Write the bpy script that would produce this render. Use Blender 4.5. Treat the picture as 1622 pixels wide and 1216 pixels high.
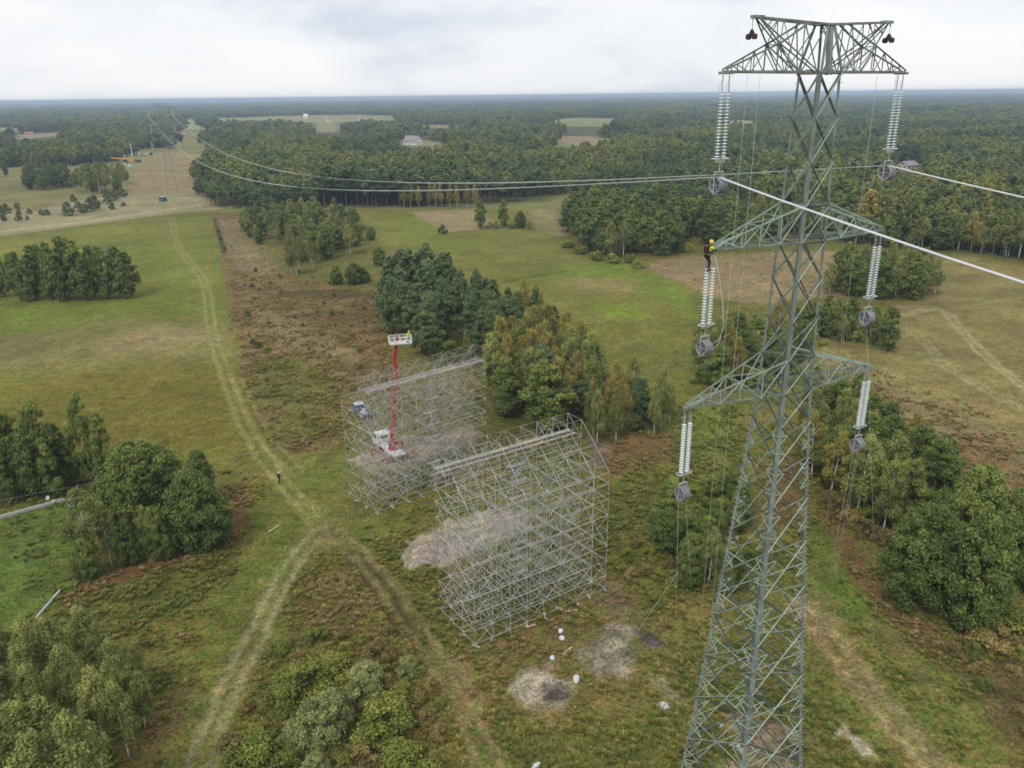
import bpy, math, random
import numpy as np
from mathutils import Vector, Matrix

scene = bpy.context.scene
for o in list(bpy.data.objects):
    bpy.data.objects.remove(o)
col = scene.collection
PI = math.pi

# ------------------------------------------------------------------ camera
CAM_H = 55.0
FPX = 1261.0
PCX, PCY = 811.0, 608.0
PITCH, ROLL = math.radians(19.9), math.radians(0.66)
CF = np.array([0, math.cos(PITCH), -math.sin(PITCH)])
CU0 = np.array([0, math.sin(PITCH), math.cos(PITCH)])
CR0 = np.array([1.0, 0, 0])
CR = CR0*math.cos(ROLL) - CU0*math.sin(ROLL)
CU = CU0*math.cos(ROLL) + CR0*math.sin(ROLL)
cam_d = bpy.data.cameras.new('camera')
cam = bpy.data.objects.new('camera', cam_d)
col.objects.link(cam)
cam_d.sensor_width = 36.0
cam_d.lens = FPX/1622.0*36.0
cam_d.clip_start = 0.5
cam_d.clip_end = 60000.0
cam.matrix_world = Matrix(((CR[0], CU[0], -CF[0], 0), (CR[1], CU[1], -CF[1], 0), (CR[2], CU[2], -CF[2], CAM_H), (0, 0, 0, 1)))
scene.camera = cam

# ------------------------------------------------------------------ light
SUN_EL, SUN_AZ = math.radians(48), math.radians(205)      # azimuth clockwise from +Y
world = bpy.data.worlds.new('World')
scene.world = world
world.use_nodes = True
nt = world.node_tree
nt.nodes.clear()
w_out = nt.nodes.new('ShaderNodeOutputWorld')
w_bg = nt.nodes.new('ShaderNodeBackground')
w_bg.inputs['Strength'].default_value = 0.10
sky = nt.nodes.new('ShaderNodeTexSky')
sky.sky_type = 'NISHITA'
sky.sun_disc = False
sky.sun_elevation = SUN_EL
sky.sun_rotation = SUN_AZ
tc = nt.nodes.new('ShaderNodeTexCoord')
mp = nt.nodes.new('ShaderNodeMapping')
mp.inputs['Scale'].default_value = (1.0, 1.0, 3.2)
nt.links.new(tc.outputs['Generated'], mp.inputs['Vector'])
n1 = nt.nodes.new('ShaderNodeTexNoise')
n1.inputs['Scale'].default_value = 3.2
n1.inputs['Detail'].default_value = 7
n1.inputs['Roughness'].default_value = 0.52
n1.inputs['Distortion'].default_value = 0.25
nt.links.new(mp.outputs['Vector'], n1.inputs['Vector'])
rmp = nt.nodes.new('ShaderNodeValToRGB')
e = rmp.color_ramp.elements
e[0].position = 0.36; e[0].color = (6.2, 6.6, 7.4, 1)
e[1].position = 0.60; e[1].color = (8.7, 8.75, 8.9, 1)
k = rmp.color_ramp.elements.new(0.47); k.color = (7.9, 8.1, 8.5, 1)
nt.links.new(n1.outputs['Fac'], rmp.inputs['Fac'])
mx = nt.nodes.new('ShaderNodeMix')
mx.data_type = 'RGBA'
mx.inputs['Factor'].default_value = 0.93
nt.links.new(sky.outputs['Color'], mx.inputs['A'])
nt.links.new(rmp.outputs['Color'], mx.inputs['B'])
nt.links.new(mx.outputs['Result'], w_bg.inputs['Color'])
nt.links.new(w_bg.outputs['Background'], w_out.inputs['Surface'])
sun_d = bpy.data.lights.new('sun', 'SUN')
sun_d.energy = 1.5
sun_d.angle = math.radians(14)
sun_d.color = (1.0, 0.96, 0.9)
sun = bpy.data.objects.new('sun', sun_d)
col.objects.link(sun)
sd = Vector((math.sin(SUN_AZ)*math.cos(SUN_EL), math.cos(SUN_AZ)*math.cos(SUN_EL), math.sin(SUN_EL)))
sun.rotation_euler = (-sd).to_track_quat('-Z', 'Y').to_euler()
scene.view_settings.view_transform = 'Standard'
scene.view_settings.look = 'None'
scene.view_settings.exposure = 0.20
scene.view_settings.gamma = 1.0

# ------------------------------------------------------------------ helpers
def ray(x, y):
    return CF + CR*((x-PCX)/FPX) + CU*((PCY-y)/FPX)
def at(x, y, z=0.0):
    d = ray(x, y)
    return np.array([0, 0, CAM_H]) + d*((z-CAM_H)/d[2])
def proj(p):
    d = np.asarray(p, float) - np.array([0, 0, CAM_H])
    z = d @ CF
    return np.array([PCX + FPX*(d @ CR)/z, PCY - FPX*(d @ CU)/z])
def height_for(base, py):
    lo, hi = 0.0, 54.0
    for _ in range(40):
        m = (lo+hi)/2
        if proj(base+np.array([0, 0, m]))[1] > py: lo = m
        else: hi = m
    return lo
def tag(o, label=None, cat=None, group=None, kind=None):
    if label: o['label'] = label
    if cat: o['category'] = cat
    if group: o['group'] = group
    if kind: o['kind'] = kind
    return o
def empty(name, loc, rz=0.0):
    o = bpy.data.objects.new(name, None)
    o.empty_display_size = 0.3
    o.location = loc
    o.rotation_euler = (0, 0, rz)
    col.objects.link(o)
    return o
def copy_tree(o, parent=None):
    c = o.copy()
    col.objects.link(c)
    if parent is not None:
        c.parent = parent
    for ch in o.children:
        copy_tree(ch, c)
    return c

THIN = [1.0]
class MB:
    """collects bars, boxes and tubes into one mesh"""
    def __init__(s):
        s.v = []; s.f = []; s.smooth = False
    def bar(s, p, q, w, h=None, up=(0, 0, 1)):
        p = Vector(p); q = Vector(q)
        d = q-p
        if d.length < 1e-6: return
        d.normalize()
        u = Vector(up)
        if abs(d.dot(u)) > 0.97: u = Vector((1, 0, 0))
        a = d.cross(u).normalized(); b = a.cross(d)
        h = w if h is None else h
        a *= w*THIN[0]/2; b *= h*THIN[0]/2
        n = len(s.v)
        for c in (p, q):
            s.v += [c-a-b, c+a-b, c+a+b, c-a+b]
        s.f += [(n, n+1, n+5, n+4), (n+1, n+2, n+6, n+5), (n+2, n+3, n+7, n+6), (n+3, n, n+4, n+7), (n+3, n+2, n+1, n), (n+4, n+5, n+6, n+7)]
    def angle(s, p, q, w, up=(0, 0, 1), t=0.25):
        """an L-section member"""
        p = Vector(p); q = Vector(q)
        d = (q-p).normalized(); u = Vector(up)
        if abs(d.dot(u)) > 0.97: u = Vector((1, 0, 0))
        a = d.cross(u).normalized(); b = a.cross(d)
        s.bar(p+a*w*0.5, q+a*w*0.5, w, w*t, up=up)
        s.bar(p+b*w*0.5, q+b*w*0.5, w*t, w, up=up)
    def box(s, c, sx, sy, sz, rz=0.0, taper=1.0, tilt=None):
        m = Matrix.Rotation(rz, 3, 'Z')
        if tilt is not None: m = m @ tilt
        c = Vector(c); n = len(s.v)
        for z, t in ((-.5, 1.0), (.5, taper)):
            for x, y in ((-.5, -.5), (.5, -.5), (.5, .5), (-.5, .5)):
                s.v.append(c + m @ Vector((x*sx*t, y*sy*t, z*sz)))
        s.f += [(n+3, n+2, n+1, n), (n+4, n+5, n+6, n+7), (n, n+1, n+5, n+4), (n+1, n+2, n+6, n+5), (n+2, n+3, n+7, n+6), (n+3, n, n+4, n+7)]
    def tube(s, pts, r, n=6, cap=True):
        pts = [Vector(p) for p in pts]
        rs = r if isinstance(r, (list, tuple)) else [r]*len(pts)
        base = len(s.v)
        ref = None
        for i, p in enumerate(pts):
            d = (pts[min(i+1, len(pts)-1)] - pts[max(i-1, 0)]).normalized()
            if ref is None:
                ref = Vector((0, 0, 1)) if abs(d.z) < 0.9 else Vector((1, 0, 0))
            a = d.cross(ref)
            if a.length < 1e-4: a = d.cross(Vector((0.3, 1, 0)))
            a.normalize(); b = d.cross(a).normalized()
            for j in range(n):
                t = 2*PI*j/n
                s.v.append(p + a*math.cos(t)*rs[i] + b*math.sin(t)*rs[i])
        for i in range(len(pts)-1):
            for j in range(n):
                k = (j+1) % n
                s.f.append((base+i*n+j, base+(i+1)*n+j, base+(i+1)*n+k, base+i*n+k))
        if cap:
            s.f.append(tuple(base+j for j in range(n)))
            s.f.append(tuple(base+(len(pts)-1)*n+j for j in reversed(range(n))))
    def lathe(s, prof, c=(0, 0, 0), n=16, axis=None):
        """profile of (radius, z) turned round z, or round the given axis"""
        c = Vector(c); base = len(s.v)
        rot = Vector((0, 0, 1)).rotation_difference(Vector(axis)).to_matrix() if axis is not None else Matrix.Identity(3)
        for r, z in prof:
            for j in range(n):
                t = 2*PI*j/n
                s.v.append(c + rot @ Vector((r*math.cos(t), r*math.sin(t), z)))
        for i in range(len(prof)-1):
            for j in range(n):
                k = (j+1) % n
                s.f.append((base+i*n+j, base+i*n+k, base+(i+1)*n+k, base+(i+1)*n+j))
    def ring(s, c, R, r, axis=(0, 0, 1), n=20, m=5, sx=1.0):
        c = Vector(c)
        rot = Vector((0, 0, 1)).rotation_difference(Vector(axis)).to_matrix()
        base = len(s.v)
        for i in range(n):
            t = 2*PI*i/n
            for j in range(m):
                q = 2*PI*j/m
                s.v.append(c + rot @ Vector(((R+r*math.cos(q))*math.cos(t)*sx, (R+r*math.cos(q))*math.sin(t), r*math.sin(q))))
        for i in range(n):
            for j in range(m):
                a = base+i*m+j; b = base+((i+1) % n)*m+j
                a2 = base+i*m+(j+1) % m; b2 = base+((i+1) % n)*m+(j+1) % m
                s.f.append((a, b, b2, a2))
    def mesh(s, name, mats, smooth=False):
        me = bpy.data.meshes.new(name)
        me.from_pydata([tuple(v) for v in s.v], [], s.f)
        for m in (mats if isinstance(mats, (list, tuple)) else [mats]):
            me.materials.append(m)
        if smooth:
            me.polygons.foreach_set('use_smooth', [True]*len(me.polygons))
        me.update()
        return me
    def build(s, name, mats, parent=None, smooth=False, loc=None):
        o = bpy.data.objects.new(name, s.mesh(name, mats, smooth))
        if loc is not None: o.location = loc
        if parent is not None: o.parent = parent
        col.objects.link(o)
        return o

def np_mesh(name, V, Q, mats, attr=None, smooth=False):
    """mesh from numpy arrays of vertices and quads, with an optional float per face"""
    me = bpy.data.meshes.new(name)
    nv, nq = len(V), len(Q)
    me.vertices.add(nv)
    me.vertices.foreach_set('co', np.ascontiguousarray(V, dtype=np.float32).ravel())
    me.loops.add(nq*4)
    me.loops.foreach_set('vertex_index', np.ascontiguousarray(Q, dtype=np.int32).ravel())
    me.polygons.add(nq)
    me.polygons.foreach_set('loop_start', np.arange(0, nq*4, 4, dtype=np.int32))
    try: me.polygons.foreach_set('loop_total', np.full(nq, 4, dtype=np.int32))
    except Exception: pass
    me.update(calc_edges=True)
    for m in mats: me.materials.append(m)
    if attr is not None:
        a = me.attributes.new('tint', 'FLOAT', 'FACE')
        a.data.foreach_set('value', np.asarray(attr, dtype=np.float32))
    me.polygons.foreach_set('use_smooth', np.full(nq, smooth))
    return me

# ------------------------------------------------------------------ materials
def new_mat(name):
    m = bpy.data.materials.new(name)
    m.use_nodes = True
    return m, m.node_tree, m.node_tree.nodes['Principled BSDF']
def paint(name, c, rough=0.6, metal=0.0, var=0.18, scale=3.0, spec=0.4):
    m, t, b = new_mat(name)
    b.inputs['Roughness'].default_value = rough
    b.inputs['Metallic'].default_value = metal
    b.inputs['Specular IOR Level'].default_value = spec
    tc = t.nodes.new('ShaderNodeTexCoord')
    n = t.nodes.new('ShaderNodeTexNoise')
    n.inputs['Scale'].default_value = scale
    n.inputs['Detail'].default_value = 5
    t.links.new(tc.outputs['Object'], n.inputs['Vector'])
    r = t.nodes.new('ShaderNodeValToRGB')
    e = r.color_ramp.elements
    e[0].position = 0.3; e[0].color = (c[0]*(1-var), c[1]*(1-var), c[2]*(1-var), 1)
    e[1].position = 0.7; e[1].color = (min(1, c[0]*(1+var)), min(1, c[1]*(1+var)), min(1, c[2]*(1+var)), 1)
    t.links.new(n.outputs['Fac'], r.inputs['Fac'])
    t.links.new(r.outputs['Color'], b.inputs['Base Color'])
    return m
M = {}
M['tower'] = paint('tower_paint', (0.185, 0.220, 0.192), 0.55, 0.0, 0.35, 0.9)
M['tower_light'] = paint('tower_lit', (0.33, 0.41, 0.35), 0.5, 0.1, 0.25, 1.2)  # paler copy of the tower colour, light painted into braces; step bolts share it
M['tower_dark'] = paint('tower_shaded', (0.075, 0.095, 0.085), 0.6, 0.0, 0.25, 1.5)  # darker copy of the tower colour, shade painted into the braces
M['glass'] = paint('insulator_glass', (0.72, 0.78, 0.79), 0.12, 0.0, 0.08, 9.0, 0.8)
M['alu'] = paint('aluminium', (0.70, 0.71, 0.74), 0.45, 0.3, 0.06, 1.0)
M['steel'] = paint('galvanised_steel', (0.42, 0.44, 0.45), 0.5, 0.35, 0.2, 6.0)
M['scaf'] = paint('scaffold_tube', (0.40, 0.39, 0.36), 0.6, 0.1, 0.4, 0.7)
M['scaf2'] = paint('scaffold_tube_brown', (0.27, 0.24, 0.20), 0.7, 0.05, 0.4, 0.6)
M['sheave'] = paint('sheave_grey', (0.30, 0.30, 0.33), 0.5, 0.3, 0.25, 8.0)
M['rope'] = paint('rope_fibre', (0.42, 0.42, 0.36), 0.9, 0, 0.15, 4.0)
M['wood'] = paint('weathered_plank', (0.33, 0.30, 0.28), 0.85, 0, 0.3, 2.5)
M['newwood'] = paint('pale_timber', (0.46, 0.37, 0.26), 0.8, 0, 0.25, 4.0)
M['rust'] = paint('rusty_brown', (0.060, 0.040, 0.035), 0.75, 0.1, 0.3, 9.0)
M['red'] = paint('red_paint', (0.40, 0.025, 0.028), 0.42, 0, 0.2, 1.5)
M['white'] = paint('white_paint', (0.68, 0.69, 0.68), 0.5, 0, 0.16, 2.0)
M['offwhite'] = paint('dirty_white', (0.60, 0.60, 0.58), 0.6, 0, 0.2, 3.0)
M['rubber'] = paint('tyre_rubber', (0.03, 0.03, 0.03), 0.85, 0, 0.2, 9.0)
M['darkglass'] = paint('dark_window', (0.03, 0.04, 0.05), 0.12, 0, 0.1, 4.0, 0.7)
M['blue'] = paint('blue_grey_paint', (0.13, 0.19, 0.28), 0.45, 0, 0.2, 2.0)
M['paleblue'] = paint('pale_blue_paint', (0.50, 0.60, 0.68), 0.45, 0, 0.12, 2.0)
M['tarp'] = paint('blue_tarpaulin', (0.10, 0.27, 0.50), 0.5, 0, 0.2, 6.0)
M['concrete'] = paint('concrete', (0.42, 0.41, 0.38), 0.85, 0, 0.2, 2.0)
M['orange'] = paint('orange_paint', (0.55, 0.28, 0.06), 0.5, 0, 0.12, 1.0)
M['bag'] = paint('white_sacking', (0.58, 0.60, 0.62), 0.8, 0, 0.15, 12.0)
M['skin'] = paint('skin', (0.50, 0.32, 0.24), 0.55, 0, 0.1, 14.0)
M['black'] = paint('black_cloth', (0.018, 0.018, 0.022), 0.85, 0, 0.3, 8.0)
M['darkcloth'] = paint('dark_work_cloth', (0.03, 0.033, 0.04), 0.85, 0, 0.3, 8.0)
M['hivis'] = paint('yellow_green_vest', (0.50, 0.72, 0.04), 0.75, 0, 0.12, 8.0)
M['helmet'] = paint('yellow_helmet', (0.80, 0.60, 0.04), 0.35, 0, 0.06, 8.0)
M['redcloth'] = paint('dark_red_cloth', (0.06, 0.012, 0.016), 0.8, 0, 0.2, 9.0)
M['grass_green'] = paint('green_paint', (0.06, 0.12, 0.09), 0.5, 0, 0.2, 2.0)
M['wall_white'] = paint('white_render', (0.74, 0.73, 0.70), 0.85, 0, 0.08, 0.6)
M['wall_cream'] = paint('cream_render', (0.60, 0.54, 0.44), 0.85, 0, 0.1, 0.6)
M['roof_grey'] = paint('grey_roof_tile', (0.27, 0.24, 0.25), 0.8, 0, 0.15, 1.0)
M['roof_red'] = paint('red_roof_tile', (0.30, 0.15, 0.11), 0.8, 0, 0.15, 1.0)
M['bark'] = paint('brown_bark', (0.085, 0.07, 0.055), 0.9, 0, 0.35, 3.0)
M['pinebark'] = paint('pine_bark', (0.105, 0.072, 0.052), 0.9, 0, 0.4, 2.0)
M['greybark'] = paint('grey_bark', (0.20, 0.19, 0.165), 0.9, 0, 0.3, 3.0)
def birch_bark():
    m, t, b = new_mat('birch_bark')
    b.inputs['Roughness'].default_value = 0.8
    tc = t.nodes.new('ShaderNodeTexCoord'); mp = t.nodes.new('ShaderNodeMapping')
    mp.inputs['Scale'].default_value = (3, 3, 1.6)
    n = t.nodes.new('ShaderNodeTexNoise'); n.inputs['Scale'].default_value = 2.2; n.inputs['Detail'].default_value = 4
    r = t.nodes.new('ShaderNodeValToRGB'); e = r.color_ramp.elements
    e[0].position = 0.40; e[0].color = (0.06, 0.055, 0.05, 1)
    e[1].position = 0.48; e[1].color = (0.62, 0.60, 0.55, 1)
    t.links.new(tc.outputs['Object'], mp.inputs['Vector']); t.links.new(mp.outputs['Vector'], n.inputs['Vector'])
    t.links.new(n.outputs['Fac'], r.inputs['Fac']); t.links.new(r.outputs['Color'], b.inputs['Base Color'])
    return m
M['birchbark'] = birch_bark()
LEAF_GAIN = 2.15
def leaf_mat(name, cols, transl=0.25, vary=0.30):
    """leaf colour from a per-leaf tint plus a shift of its own for every tree"""
    m, t, b = new_mat(name)
    b.inputs['Roughness'].default_value = 0.65
    b.inputs['Specular IOR Level'].default_value = 0.25
    at_ = t.nodes.new('ShaderNodeAttribute'); at_.attribute_name = 'tint'
    oi = t.nodes.new('ShaderNodeObjectInfo')
    ma = t.nodes.new('ShaderNodeMath'); ma.operation = 'MULTIPLY_ADD'
    ma.inputs[1].default_value = vary; ma.inputs[2].default_value = -vary/2
    t.links.new(oi.outputs['Random'], ma.inputs[0])
    ad = t.nodes.new('ShaderNodeMath'); ad.operation = 'ADD'
    t.links.new(at_.outputs['Fac'], ad.inputs[0]); t.links.new(ma.outputs[0], ad.inputs[1])
    r = t.nodes.new('ShaderNodeValToRGB'); el = r.color_ramp.elements
    cols = [tuple(max(0.004, min(1, (sum(c)/3+(v-sum(c)/3)*1.06)*LEAF_GAIN)) for v in c) for c in cols]
    cols[-1] = tuple(v*1.12 for v in cols[-1])  # palest leaf colour lifted, imitating leaves lit from above
    el[0].position = 0.05; el[0].color = (*cols[0], 1)
    el[1].position = 0.95; el[1].color = (*cols[-1], 1)
    for i, c in enumerate(cols[1:-1]):
        q = el.new(0.05+0.9*(i+1)/(len(cols)-1)); q.color = (*c, 1)
    t.links.new(ad.outputs[0], r.inputs['Fac'])
    t.links.new(r.outputs['Color'], b.inputs['Base Color'])
    tr = t.nodes.new('ShaderNodeBsdfTranslucent'); ms = t.nodes.new('ShaderNodeMixShader')
    ms.inputs[0].default_value = transl
    t.links.new(r.outputs['Color'], tr.inputs['Color'])
    t.links.new(b.outputs['BSDF'], ms.inputs[1]); t.links.new(tr.outputs['BSDF'], ms.inputs[2])
    t.links.new(ms.outputs[0], t.nodes['Material Output'].inputs['Surface'])
    return m
LEAF = {
 'pine': leaf_mat('pine_needles', [(0.030, 0.047, 0.020), (0.050, 0.072, 0.028), (0.088, 0.108, 0.040)], 0.12, 0.30),
 'spruce': leaf_mat('spruce_needles', [(0.018, 0.034, 0.015), (0.032, 0.053, 0.021), (0.054, 0.076, 0.029)], 0.1, 0.2),
 'alder': leaf_mat('alder_leaves', [(0.036, 0.054, 0.015), (0.064, 0.085, 0.022), (0.125, 0.145, 0.036)], 0.22, 0.34),
 'birch': leaf_mat('birch_leaves', [(0.064, 0.078, 0.024), (0.106, 0.120, 0.036), (0.172, 0.176, 0.055)], 0.28, 0.40),
 'autumn': leaf_mat('autumn_birch_leaves', [(0.088, 0.078, 0.022), (0.136, 0.119, 0.033), (0.205, 0.170, 0.046)], 0.28, 0.40),
 'willow': leaf_mat('willow_leaves', [(0.075, 0.092, 0.034), (0.130, 0.146, 0.056), (0.220, 0.216, 0.086)], 0.2, 0.25),
 'bush': leaf_mat('bush_leaves', [(0.050, 0.066, 0.015), (0.098, 0.112, 0.024), (0.170, 0.166, 0.038)], 0.22, 0.5),
 'rustbush': leaf_mat('rusty_bush_leaves', [(0.066, 0.052, 0.024), (0.108, 0.086, 0.034), (0.180, 0.140, 0.046)], 0.2, 0.4),
 'juniper': leaf_mat('juniper_needles', [(0.024, 0.038, 0.017), (0.042, 0.058, 0.023), (0.066, 0.082, 0.031)], 0.1, 0.25),
}

# ------------------------------------------------------------------ noise and regions on the ground
def _hash(ix, iy, seed):
    h = (ix.astype(np.int64)*374761393 + iy.astype(np.int64)*668265263 + seed*974634477) & 0x7fffffff
    h = ((h ^ (h >> 13))*1274126177) & 0x7fffffff
    h = (h ^ (h >> 16)) & 0x7fffffff
    return h/float(0x7fffffff)
def vnoise(x, y, seed=0):
    ix = np.floor(x); iy = np.floor(y)
    fx = x-ix; fy = y-iy
    fx = fx*fx*(3-2*fx); fy = fy*fy*(3-2*fy)
    a = _hash(ix, iy, seed); b = _hash(ix+1, iy, seed); c = _hash(ix, iy+1, seed); d = _hash(ix+1, iy+1, seed)
    return (a*(1-fx)+b*fx)*(1-fy) + (c*(1-fx)+d*fx)*fy
def fbm(x, y, s, seed=0, oct=4):
    v = 0; amp = 0.5; f = 1.0/s
    for i in range(oct):
        v = v + amp*vnoise(x*f+i*17.3, y*f-i*9.1, seed+i); amp *= 0.5; f *= 2.03
    return v/(1-0.5**oct)
def gp(px):
    return np.array([at(x, y)[:2] for x, y in px])
def poly_sd(P, poly):
    """signed distance to a polygon: positive inside"""
    x, y = P[:, 0], P[:, 1]
    ins = np.zeros(len(P), bool); d2 = np.full(len(P), 1e18)
    n = len(poly)
    for i in range(n):
        ax, ay = poly[i]; bx, by = poly[(i+1) % n]
        c = ((ay > y) != (by > y))
        with np.errstate(divide='ignore', invalid='ignore'):
            ins ^= c & (x < (bx-ax)*(y-ay)/((by-ay) if by != ay else 1e-9)+ax)
        ex, ey = bx-ax, by-ay
        t = np.clip(((x-ax)*ex+(y-ay)*ey)/(ex*ex+ey*ey+1e-9), 0, 1)
        d2 = np.minimum(d2, (x-ax-t*ex)**2+(y-ay-t*ey)**2)
    d = np.sqrt(d2)
    return np.where(ins, d, -d)
def line_d(P, line):
    x, y = P[:, 0], P[:, 1]; d2 = np.full(len(P), 1e18)
    for i in range(len(line)-1):
        ax, ay = line[i]; bx, by = line[i+1]; ex, ey = bx-ax, by-ay
        t = np.clip(((x-ax)*ex+(y-ay)*ey)/(ex*ex+ey*ey+1e-9), 0, 1)
        d2 = np.minimum(d2, (x-ax-t*ex)**2+(y-ay-t*ey)**2)
    return np.sqrt(d2)
def smooth_line(px, n=8):
    p = [np.array(q, float) for q in gp(px)]
    p = [2*p[0]-p[1]]+p+[2*p[-1]-p[-2]]
    out = []
    for i in range(1, len(p)-2):
        for k in range(n):
            t = k/n
            out.append(0.5*((2*p[i])+(-p[i-1]+p[i+1])*t+(2*p[i-1]-5*p[i]+4*p[i+1]-p[i+2])*t*t+(-p[i-1]+3*p[i]-3*p[i+1]+p[i+2])*t**3))
    out.append(p[-2])
    return np.array(out)

FOREST_EDGE = [(-900, 290), (-300, 275), (-80, 268), (0, 266), (60, 270), (120, 262), (195, 254), (205, 243), (222, 240), (246, 238), (262, 229), (266, 212), (284, 204), (288, 190),
               (318, 186), (322, 200), (338, 215), (350, 238), (345, 262), (322, 292), (316, 306), (336, 328), (400, 332), (470, 330), (560, 327), (640, 329),
               (780, 322), (868, 318), (905, 305), (1000, 318), (1120, 350), (1250, 372), (1330, 384), (1430, 398), (1500, 397), (1560, 404), (1622, 415), (1760, 445), (2000, 500), (2600, 560)]
FE = gp(FOREST_EDGE)
FAR = 40000.0
forest_poly = np.vstack([FE, [[FAR, 2000.0], [FAR, FAR], [-FAR, FAR], [-FAR, 300.0]]])
CLEARINGS = [gp(c) for c in (
    [(330, 193), (400, 191), (470, 193), (520, 197), (560, 193), (640, 190), (640, 184), (560, 182), (480, 183), (400, 186), (335, 187)],
    [(498, 210), (538, 210), (532, 196), (500, 196)],
    [(868, 232), (964, 236), (992, 224), (930, 216), (872, 216)],
    [(880, 200), (975, 201), (990, 188), (900, 187), (866, 190)],
    [(690, 240), (705, 240), (696, 226), (664, 221), (664, 229)],
    [(25, 222), (110, 214), (100, 209), (30, 214)],
    [(0, 208), (22, 207), (18, 202), (-10, 203)],
    [(1420, 272), (1456, 274), (1452, 262), (1424, 261)],
    [(1130, 196), (1215, 197), (1210, 191), (1140, 191)],
    [(655, 203), (735, 203), (730, 198), (660, 198)],
    [(636, 233), (672, 234), (668, 222), (634, 222)])]
def in_forest(P):
    rag = (fbm(P[:, 0], P[:, 1], 45, 611, 4)-0.5)*2
    r_ = np.hypot(P[:, 0], P[:, 1])
    wig = rag*np.clip((r_-380)*0.06, 0, 45)
    s = poly_sd(P, forest_poly) > wig
    for ci, c in enumerate(CLEARINGS):
        wg = wig*0.9 if ci in (0, 2, 3, 8, 9) else -6.0
        for k in (1.0, 0.91, 0.83, 0.76):      # the meadows reach nearer than the treetops let one see
            s &= poly_sd(P, c*k) < wg
    return s

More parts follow.
